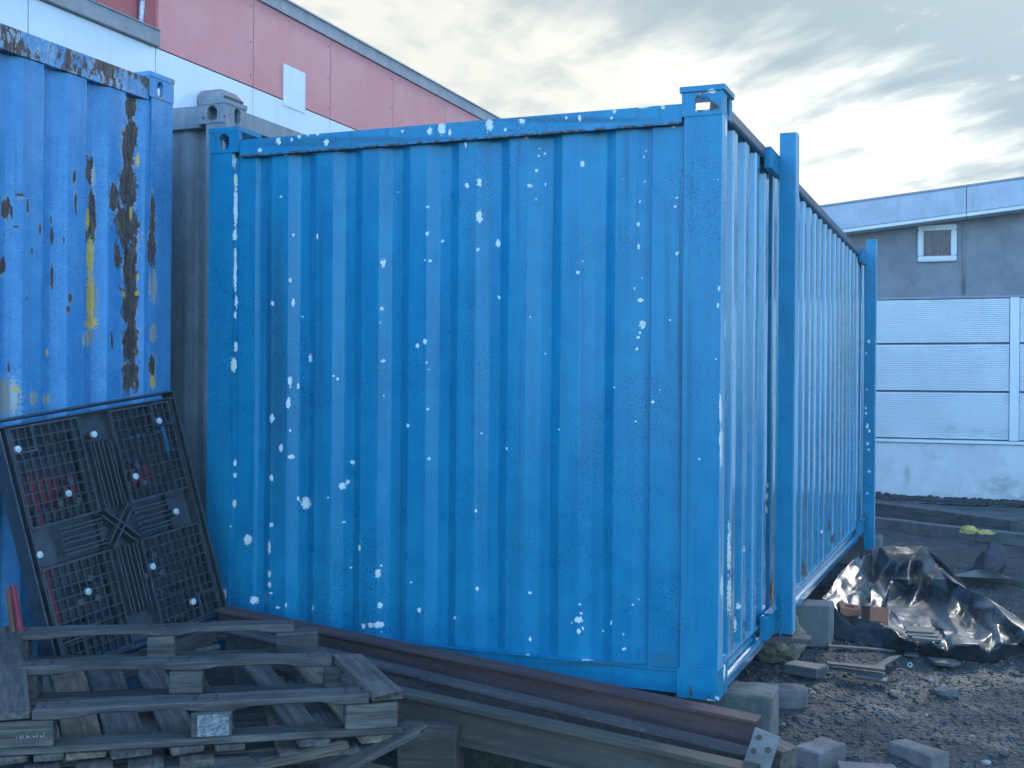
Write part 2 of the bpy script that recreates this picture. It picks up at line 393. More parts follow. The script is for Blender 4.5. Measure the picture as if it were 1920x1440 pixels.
def mat_rust(name, a, b_, c_, rough=0.8, scale=1.0):
    m, g, b = new_mat(name); v = objc(g, False); P = pos(g)
    n1 = g.noise(g.scale(v, (0.8, 5, 5)), 3*scale, 6, 0.65); n2 = g.noise(P, 46*scale, 5, 0.7)
    c = g.mix(g.ramp(n1, 0.35, 0.65), a, b_); c = g.mix(g.m('MULTIPLY', g.ramp(n2, 0.52, 0.72), 0.6), c, c_)
    g.put(b.inputs['Base Color'], c); b.inputs['Roughness'].default_value = rough
    bump(g, b, n2, 0.002, 0.6); return m
M_RUST = mat_rust('rust_brown_steel', (0.060, 0.030, 0.028), (0.105, 0.055, 0.046), (0.16, 0.09, 0.07))
M_RUSTD = mat_rust('dark_rust_steel', (0.045, 0.036, 0.034), (0.085, 0.068, 0.060), (0.2, 0.18, 0.15))
M_RUSTY = mat_rust('ochre_weathered_plank', (0.062, 0.048, 0.034), (0.105, 0.083, 0.058), (0.04, 0.032, 0.026))
M_PLATE = mat_rust('worn_galvanised_plate', (0.12, 0.105, 0.095), (0.21, 0.19, 0.17), (0.12, 0.08, 0.06), 0.6)

def mat_conc(name, a, b_, moss=0.0, scale=1.0, rough=0.92, bmp=0.004):
    m, g, b = new_mat(name); P = pos(g)
    n1 = g.noise(P, 5*scale, 6, 0.65); n2 = g.noise(P, 90*scale, 4, 0.65)
    c = g.mix(g.ramp(n1, 0.35, 0.68), a, b_)
    c = g.mix(g.m('MULTIPLY', g.ramp(n2, 0.55, 0.7), 0.55), c, tuple(k*0.45 for k in a))
    if moss: c = g.mix(g.m('MULTIPLY', g.ramp(g.noise(P, 16, 5, 0.7), 0.48, 0.6), moss), c, (0.055, 0.075, 0.028))
    g.put(b.inputs['Base Color'], c); b.inputs['Roughness'].default_value = rough
    bump(g, b, g.m('ADD', n2, g.m('MULTIPLY', n1, 0.8)), bmp, 0.8); return m
M_BLOCK = mat_conc('mossy_concrete_block', (0.10, 0.10, 0.088), (0.19, 0.185, 0.16), 0.55)
M_BLOCK2 = mat_conc('plain_concrete_block', (0.13, 0.13, 0.12), (0.2, 0.195, 0.18), 0.1)
M_STONE = mat_conc('mossy_stone', (0.15, 0.125, 0.08), (0.27, 0.23, 0.15), 0.35)
M_BRICK = mat_conc('grey_pink_brick', (0.13, 0.108, 0.10), (0.24, 0.20, 0.185), 0.0)
M_TERRA = mat_conc('terracotta', (0.30, 0.11, 0.06), (0.42, 0.17, 0.10), 0.0)
M_SLATE = mat_conc('dark_slate', (0.060, 0.058, 0.056), (0.12, 0.115, 0.11), 0.0, rough=0.6)
M_KERB = mat_conc('grey_kerb_concrete', (0.09, 0.09, 0.088), (0.17, 0.165, 0.155), 0.25)
M_PEB = mat_conc('gravel_stone', (0.038, 0.038, 0.036), (0.135, 0.132, 0.125), 0.0, 2.5, 0.75)
M_PEBR = mat_conc('red_gravel_stone', (0.10, 0.05, 0.045), (0.19, 0.10, 0.09), 0.0, 0.6, 0.85)
M_SOIL = mat_conc('dark_soil', (0.028, 0.026, 0.022), (0.06, 0.055, 0.046), 0.2, 1.0, 0.95, 0.02)

def mat_ground():
    m, g, b = new_mat('wet_dark_gravel'); P = pos(g)
    big = g.noise(P, 0.55, 5, 0.6); mid = g.noise(P, 4.5, 6, 0.68); fine = g.noise(P, 55, 5, 0.7)
    vor = g.n('ShaderNodeTexVoronoi', i_Vector=P); vor.inputs['Scale'].default_value = 46
    c = g.mix(g.ramp(mid, 0.35, 0.65), (0.028, 0.0285, 0.028), (0.064, 0.065, 0.063))
    c = g.mix(g.m('MULTIPLY', g.ramp(fine, 0.52, 0.7), 0.8), c, (0.115, 0.117, 0.112))
    c = g.mix(g.m('MULTIPLY', g.ramp(g.noise(P, 1.7, 5, 0.7), 0.5, 0.66), 0.55), c, (0.055, 0.068, 0.030))
    g.put(b.inputs['Base Color'], c)
    wet = g.ramp(big, 0.40, 0.60)
    g.put(b.inputs['Roughness'], g.m('MULTIPLY_ADD', wet, -0.38, 0.88))
    bump(g, b, g.m('ADD', g.m('MULTIPLY', fine, 0.5), g.m('ADD', g.m('MULTIPLY', mid, 1.2), g.m('MULTIPLY', vor.outputs['Distance'], -0.5))), 0.035, 1.0)
    return m
M_GROUND = mat_ground()

def mat_wall(name, a, b_, stain=(0.1, 0.1, 0.1), amt=0.3, rough=0.8, sc=1.0, run=True, bmp=0.35):
    m, g, b = new_mat(name); P = pos(g)
    n1 = g.noise(P, 1.3*sc, 6, 0.65); n2 = g.noise(P, 30, 4, 0.6)
    c = g.mix(g.ramp(n1, 0.35, 0.68), a, b_)
    s = g.ramp(g.noise(g.scale(P, (5, 5, 0.5)), 1.1*sc, 6, 0.7), 0.5, 0.78) if run else g.ramp(g.noise(P, 2.2*sc, 6, 0.7), 0.52, 0.75)
    c = g.mix(g.m('MULTIPLY', s, amt), c, stain)
    c = g.mix(g.m('MULTIPLY', g.ramp(n2, 0.6, 0.75), 0.15), c, stain)
    sm = at(g, 'smudge'); c = g.mix(g.m('MULTIPLY', sm, g.ramp(g.noise(P, 6, 6, 0.7), 0.4, 0.62, 0.0, 0.75)), c, stain)
    g.put(b.inputs['Base Color'], c); b.inputs['Roughness'].default_value = rough
    bump(g, b, g.m('ADD', n2, n1), 0.003, bmp); return m
M_RENDER = mat_wall('grey_render', (0.195, 0.185, 0.19), (0.27, 0.255, 0.255), (0.13, 0.12, 0.12), 0.45, 0.9, 1.6, False)
M_WHITEP = mat_wall('white_metal_panel', (0.66, 0.67, 0.67), (0.74, 0.75, 0.75), (0.34, 0.34, 0.31), 0.16, 0.5, bmp=0.03)
M_WHITEW = mat_wall('white_painted_plinth', (0.58, 0.57, 0.55), (0.70, 0.69, 0.66), (0.27, 0.26, 0.22), 0.35, 0.85, 1.4, False)
M_FASCIA = mat_wall('pale_grey_fascia', (0.38, 0.39, 0.42), (0.46, 0.47, 0.50), (0.16, 0.15, 0.14), 0.35, 0.5, 3.0)
M_TRIM = mat_wall('grey_metal_trim', (0.22, 0.225, 0.24), (0.30, 0.305, 0.32), (0.1, 0.1, 0.1), 0.4, 0.5, 2.0)
M_RED = mat_wall('faded_red_panel', (0.72, 0.22, 0.205), (0.76, 0.275, 0.26), (0.55, 0.22, 0.22), 0.25, 0.45)
M_REDD = mat_wall('dark_red_panel', (0.55, 0.12, 0.10), (0.60, 0.15, 0.13), (0.3, 0.08, 0.08), 0.3, 0.5)
M_WHITEB = mat_wall('pale_wall_panel', (0.78, 0.79, 0.80), (0.83, 0.84, 0.84), (0.45, 0.46, 0.46), 0.2, 0.45)
M_WFRAME = mat_wall('white_window_frame', (0.66, 0.65, 0.62), (0.74, 0.73, 0.7), (0.35, 0.33, 0.28), 0.3, 0.6)

def mat_plain(name, c, rough=0.5, metal=0.0, var=0.25, sc=20, bd=0.001):
    m, g, b = new_mat(name); P = pos(g); n = g.noise(P, sc, 4, 0.6)
    g.put(b.inputs['Base Color'], g.mix(g.ramp(n, 0.3, 0.7), tuple(k*(1-var) for k in c), tuple(min(1, k*(1+var)) for k in c)))
    b.inputs['Roughness'].default_value = rough; b.inputs['Metallic'].default_value = metal
    bump(g, b, n, bd, 0.4); return m
M_BLACKP = mat_plain('black_plastic', (0.048, 0.050, 0.054), 0.38)
M_TARP = mat_plain('black_tarpaulin', (0.015, 0.016, 0.019), 0.29, var=0.4, sc=20, bd=0.003)
M_WASHER = mat_plain('pale_rubber_pad', (0.50, 0.56, 0.54), 0.6)
M_PALE = mat_conc('pale_grey_stone', (0.26, 0.26, 0.25), (0.42, 0.42, 0.40))
M_REDPL = mat_plain('red_plastic', (0.26, 0.025, 0.035), 0.5)
M_ORANGE = mat_plain('orange_stick', (0.2, 0.085, 0.035), 0.7)
M_CURTAIN = mat_plain('brown_curtain', (0.20, 0.13, 0.11), 0.8, sc=40)
M_GAP = mat_plain('dark_steel', (0.03, 0.03, 0.033), 0.6)
M_YELLOW = mat_plain('yellow_rag', (0.50, 0.40, 0.10), 0.8)
M_WHITEPIPE = mat_plain('white_pipe', (0.7, 0.7, 0.68), 0.5)
M_FILM = mat_plain('whitish_plastic_film', (0.19, 0.20, 0.20), 0.35, var=0.5, sc=60)
M_GRASS = mat_plain('dry_grass', (0.12, 0.11, 0.045), 0.8, var=0.5, sc=9)
M_INK = mat_plain('pale_stamped_ink', (0.34, 0.33, 0.31), 0.9)
M_BOLT = mat_plain('dark_bolt_steel', (0.06, 0.05, 0.045), 0.55, 0.6)
def mat_glass():
    m = bpy.data.materials.new('window_glass'); m.use_nodes = True; t = m.node_tree; t.nodes.clear(); g = NT(t)
    out = g.n('ShaderNodeOutputMaterial'); tr = g.n('ShaderNodeBsdfTransparent'); gl = g.n('ShaderNodeBsdfGlossy'); gl.inputs['Roughness'].default_value = 0.05
    mx = g.n('ShaderNodeMixShader'); g.put(mx.inputs[0], g.m('MULTIPLY', g.n('ShaderNodeFresnel', i_IOR=1.35).outputs[0], 0.7)); g.put(mx.inputs[1], tr.outputs[0]); g.put(mx.inputs[2], gl.outputs[0])
    g.put(out.inputs[0], mx.outputs[0]); return m
M_GLASS = mat_glass()

# ------------------------------------------------------------------ ground
def fnoise(x, y, seed, f0, n=26, spread=3.0):
    r = np.random.RandomState(seed); o = np.zeros_like(x)
    for i in range(n):
        f = f0*spread**r.rand(); a = r.rand()*2*np.pi
        o += np.sin(f*(x*np.cos(a)+y*np.sin(a))+r.rand()*6.3)/math.sqrt(n)*(f0/f)**0.7
    return o
def ground_h(x, y):
    h = 0.010*fnoise(x, y, 1, 9.0)+0.007*fnoise(x, y, 2, 38.0)+0.012*fnoise(x, y, 5, 2.2)
    m = np.clip((y-3.5)/3, 0, 1)
    h = h+m*0.010*fnoise(x*0.45, y*1.9, 9, 6.0)
    return h*np.clip(1-(np.abs(x)-8)/10, 0, 1)-0.012
def build_ground():
    xs = np.unique(np.concatenate([np.linspace(-400, -6, 14), np.linspace(-6, -1.0, 50), np.linspace(-1.0, 4.2, 190), np.linspace(4.2, 9, 30), np.linspace(9, 400, 14)]))
    ys = np.unique(np.concatenate([np.linspace(-60, -2.0, 14), np.linspace(-2, 7, 320), np.linspace(7, 14, 110), np.linspace(14, 700, 18)]))
    X, Y = np.meshgrid(xs, ys, indexing='ij'); Z = ground_h(X, Y)
    me = grid_np(np.stack([X, Y, Z], -1), 'ground')
    o = link('ground', me, M_GROUND, smooth=True); tag(o, kind='structure')
build_ground()
def pebbles(name, mat, pts, sizes, label, cat, parent=None):
    ico = bmesh.new(); bmesh.ops.create_icosphere(ico, subdivisions=1, radius=1.0)
    iv = np.array([v.co[:] for v in ico.verts]); ifc = np.array([[v.index for v in f.verts] for f in ico.faces]); ico.free()
    nv = len(iv); n = len(pts); r = np.random.RandomState(len(pts))
    V = iv[None]*(1+0.35*(r.rand(n, nv, 1)-0.5))*np.stack([sizes*(0.7+0.7*r.rand(n)), sizes*(0.7+0.7*r.rand(n)), sizes*(0.35+0.4*r.rand(n))], -1)[:, None]
    a = r.rand(n)*6.28; c, s = np.cos(a)[:, None], np.sin(a)[:, None]
    V = np.stack([V[..., 0]*c-V[..., 1]*s, V[..., 0]*s+V[..., 1]*c, V[..., 2]], -1)+np.asarray(pts)[:, None]
    F = ifc[None]+(np.arange(n)*nv)[:, None, None]
    F = F.reshape(-1, 3); me = bpy.data.meshes.new(name); me.vertices.add(n*nv); me.vertices.foreach_set('co', V.astype(np.float32).ravel())
    me.loops.add(F.size); me.loops.foreach_set('vertex_index', F.astype(np.int32).ravel()); me.polygons.add(len(F))
    me.polygons.foreach_set('loop_start', np.arange(0, F.size, 3, dtype=np.int32)); me.update(calc_edges=True)
    o = link(name, me, mat, parent); tag(o, label, cat, kind='stuff'); return o
def scatter_gravel():
    r = np.random.RandomState(11); pts = []; sz = []
    n = 30000
    x = r.uniform(-0.3, 3.2, n); y = -1.1+7.0*r.rand(n)**1.5
    s = 0.003+0.011*r.rand(n)**2.4
    big = r.rand(n) < 0.02; s = np.where(big, s+0.006, s)
    z = ground_h(x, y)+s*0.12
    pebbles('loose_gravel', M_PEB, np.stack([x, y, z], -1), s, 'loose dark gravel and small stones covering the yard', 'gravel')
scatter_gravel()

# ------------------------------------------------------------------ shipping containers
CW = 2.438
def casting(parent, mat, x0, x1, y0, y1, z0, z1, ox, oy, closed=False, lip=0.007, spots=(), hx=(0.062, 0.085)):
    t = 0.022; mb = MB(); zt = z1-t
    yf = y0+t/2 if oy < 0 else y1-t/2; xf = x1-t/2 if ox > 0 else x0+t/2
    cx, cy, cz = (x0+x1)/2, (y0+y1)/2, (z0+zt)/2
    plate_hole(mb, x1-x0, zt-z0, t, hx[0], hx[1], Matrix.Translation((cx, yf, cz)))
    ya, yb = (y0+t, y1) if oy < 0 else (y0, y1-t)
    plate_hole(mb, yb-ya, zt-z0, t, hx[0]*0.9, hx[1], Matrix.Translation((xf, (ya+yb)/2, cz))@Matrix.Rotation(math.pi/2, 4, 'Z'))
    plate_hole(mb, x1-x0+2*lip, y1-y0+2*lip, t, 0.064, 0.11, Matrix.Translation((cx, cy, zt+t/2))@Matrix.Rotation(math.pi/2, 4, 'X'))
    mb.box(x0+0.002, x1-0.002, y0+0.002, y1-0.002, z0-0.001, z0+0.016)
    if closed:
        xb = x0 if ox > 0 else x1-t
        mb.box(xb+0.001, xb+t-0.001, ya+0.001, yb-0.001, z0+0.016, zt)
        yb2 = y1-t if oy < 0 else y0
        mb.box(x0+t+0.001, x1-t-0.001, yb2+0.001, yb2+t-0.001, z0+0.016, zt)
    me = mb.mesh('corner_casting')
    bm = bmesh.new(); bm.from_mesh(me); bmesh.ops.subdivide_edges(bm, edges=[e for e in bm.edges if e.calc_length() > 0.02], cuts=3, use_grid_fill=True); bm.to_mesh(me); bm.free()
    if spots: attr(me, 'chip', field(coords(me), spots)+1.5)
    pc = coords(me); attr(me, 'rust', 1.0+0.42*fnoise(pc[:, 0]+pc[:, 1], pc[:, 2], 6, 40.0))
    return link('corner_casting', me, mat, parent)

CHIPS = [(544,526,3,5),(511,569,4,5),(550,567,4,8),(567,594,3,3),(718,493,6,10),(716,579,4,4),(713,605,2,2),(797,488,2,2),(807,489,4,3),
 (783,648,4,5),(797,640,4,6),(582,672,5,9),(718,677,5,4),(800,680,2,5),(803,693,2,2),(544,716,5,14),(559,724,3,7),(625,705,3,2),(633,711,3,4),
 (541,755,5,13),(510,785,6,9),(546,856,8,5),(527,840,4,8),(661,867,6,5),(802,767,3,3),(765,798,3,4),(805,860,4,3),(720,742,2,3),(544,807,3,3),
 (441,510,4,45),(443,565,4,15),(441,590,3,9),(442,650,4,13),(438,683,6,14),(441,868,4,8),(441,891,4,5),(439,302,4,15),(442,337,4,14),
 (442,390,5,45),(440,441,5,12),(441,474,4,10),(527,369,3,3),(746,360,2,2),(802,388,3,3),(801,438,4,5),(830,452,3,3),(550,441,3,4),(595,443,2,7),
 (873,271,3,6),(876,348,5,6),(899,342,5,9),(899,407,6,14),(934,456,6,9),(896,468,3,4),(1012,279,3,2),(1022,288,3,3),(1010,292,4,3),(1006,320,3,4),
 (993,348,6,3),(1023,345,2,4),(1005,373,2,2),(1092,307,5,6),(1211,283,2,2),(1207,294,2,4),(1167,336,2,2),(1209,340,2,2),(1200,378,2,4),(1197,421,3,4),
 (1197,462,3,7),(1269,371,3,2),(1266,387,4,3),(1269,475,5,4),(1300,250,2,2),(1347,336,2,2),(987,256,3,5),(1262,238,4,2),(1093,490,2,3),(1083,511,4,4),
 (994,594,2,2),(1022,663,2,2),(1201,563,6,5),(1205,608,6,8),(1200,624,3,3),(1197,633,3,4),(1194,654,4,4),(1205,521,2,2),(1190,541,2,4),(1256,600,2,2),
 (1224,754,4,3),(1237,731,2,2),(1152,726,2,2),(1192,790,2,3),(1048,805,2,2),(950,841,2,4),(903,813,2,3),(936,557,3,4),(1311,861,3,3),(1348,541,3,6),
 (1346,573,3,5),(1343,673,3,2),(440,944,4,8),(433,987,3,3),(465,1011,8,11),(509,896,4,7),(509,984,4,5),(505,1028,3,14),(505,1076,3,7),(505,1096,4,6),
 (508,1112,4,2),(574,943,10,14),(559,935,3,5),(615,933,3,2),(642,911,8,8),(652,903,5,5),(476,1125,9,10),(709,1075,6,8),(715,1060,3,2),(658,1064,3,3),
 (713,1135,6,6),(710,1171,12,8),(695,1172,6,6),(682,1174,4,6),(715,1185,3,2),(786,1144,4,6),(771,1092,3,2),(892,958,3,4),(895,1104,3,5),(853,1158,3,3),
 (409,1106,8,8),(420,1114,5,14),(536,1135,2,5),(520,1139,6,3),(587,1140,2,5),(645,979,4,2),(674,1028,2,7),(994,1111,5,3),(1087,1133,4,3),(1084,1162,9,7),
 (1090,1150,4,3),(1085,1184,4,6),(1093,1178,3,4),(1072,1168,3,3),(994,1198,3,9),(1131,1183,2,2),(1146,1167,2,6),(1169,1189,2,4),(1170,1217,5,3),
 (1187,1134,3,2),(1198,1124,2,2),(990,1227,4,2),(1100,1237,15,2),(1340,1295,3,5),(1333,1314,10,3),(487,281,5,4),(522,265,6,8),(547,262,3,5),(561,256,4,5),
 (577,254,3,3),(595,251,4,4),(612,267,6,8),(536,289,4,4),(755,246,3,3),(828,241,9,14),(806,246,5,8),(844,248,4,8),(918,234,7,14),(980,227,7,6),(947,243,4,4),
 (1062,221,3,4),(1087,221,4,7),(1152,209,4,4),(1147,221,4,3),(1206,198,14,6),(1175,200,6,3),(1243,200,4,5),(1335,171,9,5),(1351,770,3,40),(1352,850,3,30),(1352,820,4,22)]
SIDECHIPS = [(1367,1030,4,60),(1367,1110,4,50),(1385,1137,6,7),(1378,1170,4,14),(1395,1030,4,7),(1353,1100,3,25),(1358,1250,3,30),(1437,930,4,9),(1440,910,3,6),(1437,955,3,8),
 (1540,997,4,4),(1345,1310,8,4),(1361,620,2,30),(1362,240,3,20)]
SIDERUST = [(1447,1110,7,30),(1398,1172,4,10),(1507,1068,7,22),(1555,985,4,14),(1522,855,4,7),(1561,1010,5,10)]
DIRT = [(521,700,20,460),(505,700,6,470),(700,262,330,10),(1080,232,220,10),(1240,1238,40,28),(1110,1245,170,9),(1275,700,5,520)]

def panel_mesh(name, horiz, vert, fn, spots=None, rust=None, dirt=None, extra=None):
    A, B = np.meshgrid(horiz, vert, indexing='ij'); P = fn(A, B)
    me = grid_np(P, name); p = P.reshape(-1, 3)
    if spots: attr(me, 'chip', field(p, spots)+1.5)
    if rust: attr(me, 'rust', np.maximum(field(p, rust)+1.38, 0))
    if dirt: attr(me, 'dirt', np.clip(field(p, dirt), 0, 0.6))
    if extra:
        for k, s in extra.items(): attr(me, k, field(p, s)+1.5)
    return me

def main_container():
    H = 2.438; zb = Z0
    c = thing('shipping_container', 'large bright blue steel shipping container with flaked white paint spots, on concrete blocks', 'container', (-1.219, 3.03, zb))
    L = 6.058; ztop = zb+H
    cw, cl, ch = 0.166, 0.178, 0.118
    # end wall facing the viewer
    pz0, pz1 = zb+0.104, ztop-0.120
    def front(A, B):
        o = corr(A, 0.2365, -0.944-0.022, 0.044, 0.088, 0.052)
        o = np.where((A > -0.30) | (A < -2.19), 1.0, o)
        dent = 0.006*fnoise(A, B, 21, 2.5)
        return np.stack([A, 0.054-0.023*o+dent*0.8, B], -1)
    me = panel_mesh('end_panel', np.arange(-CW+0.150, -0.1535, 0.0042), np.linspace(pz0, pz1, 520), front, CHIPS, dirt=DIRT)
    link('end_panel', me, M_BLUE, c, smooth=False)
    def gb(name, *a, res=0.006, mat=M_BLUE, spots=CHIPS, dirt=None):
        m = gridbox(*a, res, name); p = coords(m)
        if spots: attr(m, 'chip', field(p, spots)+1.5)
        if dirt: attr(m, 'dirt', np.clip(field(p, dirt), 0, 0.6))
        return link(name, m, mat, c)
    op = gb('corner_post', -0.156, 0.0, 0.004, 0.085, zb+ch, ztop-ch, spots=CHIPS+SIDECHIPS); attr(op.data, 'sheen_wear', np.where(coords(op.data)[:, 0] > -0.001, 1.0, 0.0))  # right face painted paler to carry the sky sheen
    m = gridbox(-0.1625, -0.1570, 0.018, 0.0335, zb+ch, ztop-0.144, 0.05, 'weld_seam'); link('weld_seam', m, M_RAILG, c)
    gb('corner_post', -CW, -CW+0.130, 0.004, 0.085, zb+ch, ztop-ch)
    # a weld bead and cover strip beside the left post
    gb('seam_strip', -CW+0.130, -CW+0.152, 0.022, 0.06, zb+ch, ztop-0.145, res=0.007)
    gb('top_rail', -CW+cw+0.001, -cw-0.001, 0.008, 0.075, ztop-0.134, ztop-0.063, dirt=[(700,262,360,9),(1080,225,250,9),(560,270,140,9)])
    m = gridbox(-CW+cw+0.002, -cw-0.002, 0.004, 0.030, ztop-0.143, ztop-0.1345, 0.012, 'rail_seam'); attr(m, 'rust', np.full(len(m.vertices), 1.5)); link('rail_seam', m, M_BLUER, c)
    gb('bottom_rail', -CW+cw+0.001, -cw-0.001, 0.020, 0.09, zb+0.012, zb+0.100, dirt=DIRT)
    gb('rail_lip', -CW+cw+0.001, -cw-0.001, 0.008, 0.089, zb+0.1005, zb+0.1085, dirt=DIRT)
    gb('corner_post', -0.156, 0.0, L-0.085, L-0.004, zb+ch, ztop-ch, res=0.1, spots=None)
    gb('corner_post', -CW, -CW+0.156, L-0.085, L-0.004, zb+ch, ztop-ch, res=0.1, spots=None)
    for (xa, xb, ox) in ((-cw, 0, 1), (-CW, -CW+cw, -1)):
        for (ya, yb, oy) in ((0, cl, -1), (L-cl, L, 1)):
            casting(c, M_BLUER, xa, xb, ya, yb, ztop-ch, ztop, ox, oy, lip=0.008 if (ox > 0 and oy < 0) else 0.002, spots=CHIPS)
            casting(c, M_BLUER, xa, xb, ya, yb, zb, zb+ch, ox, oy, closed=True, lip=0.0, hx=(0.05, 0.06) if oy > 0 else (0.0005, 0.0006), spots=CHIPS+SIDECHIPS)
    # side wall
    def side(A, B):
        o = corr(A, 0.252, 0.03, 0.028, 0.085, 0.03); o = np.where((A < 0.13) | (A > L-0.13), 1, o)
        return np.stack([-0.052+0.036*o+0.002*fnoise(A, B, 31, 3.0), A, B], -1)
    me = panel_mesh('side_panel', np.arange(0.086, L-0.085, 0.008), np.linspace(zb+0.112, ztop-0.115, 120), side, SIDECHIPS, SIDERUST, [(1580,700,22,330),(1560,760,10,260),(1540,860,9,160),(1600,620,8,260)])
    pp = coords(me); oo = corr(pp[:, 1], 0.252, 0.03, 0.028, 0.085, 0.03); attr(me, 'sheen_wear', np.where((oo > 0.97) | (pp[:, 1] < 0.13), 1.0, 0.0))  # sky sheen of the corrugation crests, put into the paint colour
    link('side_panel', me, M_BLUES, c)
    def side2(A, B): return np.stack([-CW+0.056-0.040*corr(A, 0.252, 0.03, 0.03, 0.085, 0.04), A, B], -1)
    link('side_panel', panel_mesh('side_panel', np.arange(0.086, L-0.085, 0.016), np.linspace(zb+0.112, ztop-0.115, 3), side2), M_BLUES, c)
    def back(A, B): return np.stack([A, L-0.068+0.04*corr(A, 0.2365, 0, 0.034, 0.105, 0.045), B], -1)
    link('end_panel', panel_mesh('end_panel', np.arange(-CW+0.15, -0.15, 0.016), np.linspace(zb+0.1, ztop-0.12, 3), back), M_BLUES, c)
    mb = MB(); mb.box(-CW+0.05, -0.05, 0.076, L-0.06, ztop-0.085, ztop-0.078); link('roof', mb.mesh('roof'), M_BLUES, c)
    mb = MB(); mb.box(-CW+0.07, -0.07, 0.1, L-0.1, zb+0.05, zb+0.09); link('floor', mb.mesh('floor'), M_WOODD, c)
    for s in (1, -1):
        X = lambda v: v if s > 0 else -CW-v
        mb = MB(); mb.extr([(X(-0.004), ztop-0.060), (X(-0.06), ztop-0.060), (X(-0.06), ztop-0.118), (X(-0.010), ztop-0.118), (X(0.0), ztop-0.107)], 'y', cl+0.001, L-cl-0.001)
        link('side_top_rail', mb.mesh('side_top_rail', 0.003), M_RAILG, c)
        prof = [(X(-0.06), zb+0.118), (X(-0.013), zb+0.118), (X(-0.013), zb+0.108), (X(-0.030), zb+0.100), (X(-0.030), zb+0.066), (X(-0.006), zb+0.058), (X(0.001), zb+0.052), (X(0.001), zb+0.014), (X(-0.06), zb+0.014)]
        for (a, b_) in ((cl+0.001, 1.02), (1.30, L-cl-0.001)):
            mb = MB(); mb.extr(prof, 'y', a, b_)
            o = link('side_bottom_rail', mb.mesh('side_bottom_rail', 0.002), M_BLUES, c)
    # lashing posts standing off the side, with their brackets
    for (y, zlo) in ((1.20, zb+0.045), (5.58, zb-0.09)):
        p = gb('stanchion', 0.026, 0.108, y, y+0.085, zlo, ztop+0.045, res=0.01, spots=[(1626,798,3,7),(1630,808,3,4),(1624,775,3,3),(1627,832,3,4),(1629,640,3,4),(1624,662,2,3),(1625,730,3,3),(1630,884,3,3),(1626,925,3,3),(1623,765,3,3),(1629,843,3,3)] if y > 3 else None)
        attr(p.data, 'sheen_wear', np.where(coords(p.data)[:, 0] > 0.107, 1.0, 0.0))  # same painted sheen on the outer face of the post
        mb = MB(); mb.box(-0.008, 0.0255, y-0.235, y+0.07, ztop-0.165, ztop-0.072); mb.box(0.0, 0.0255, y-0.235, y+0.07, ztop-0.071, ztop-0.064)
        link('bracket', mb.mesh('bracket', 0.003), M_BLUE, c)
        mb = MB(); mb.box(-0.010, 0.0255, y-0.235, y+0.07, zb+0.050, zb+0.165); mb.box(0.0, 0.040, y-0.20, y-0.012, zb+0.166, zb+0.176)
        link('bracket', mb.mesh('bracket', 0.003), M_BLUE, c)
        mb = MB()
        for k in range(5):                   # drooping chain of round links
            for i in range(10):
                a0, a1 = 2*math.pi*i/10, 2*math.pi*(i+1)/10; zc = zb+0.20-0.036*k
                ex, ey = (1, 0) if k % 2 else (0.35, 0)
                yy = y-0.012-(0.012 if k % 2 else 0)
                mb.tube((0.052+0.013*ex*math.cos(a0), yy, zc+0.022*math.sin(a0)), (0.052+0.013*ex*math.cos(a1), yy, zc+0.022*math.sin(a1)), 0.0035, 5)
        link('chain', mb.mesh('chain'), M_BLUE, c)
    return c
main_container()

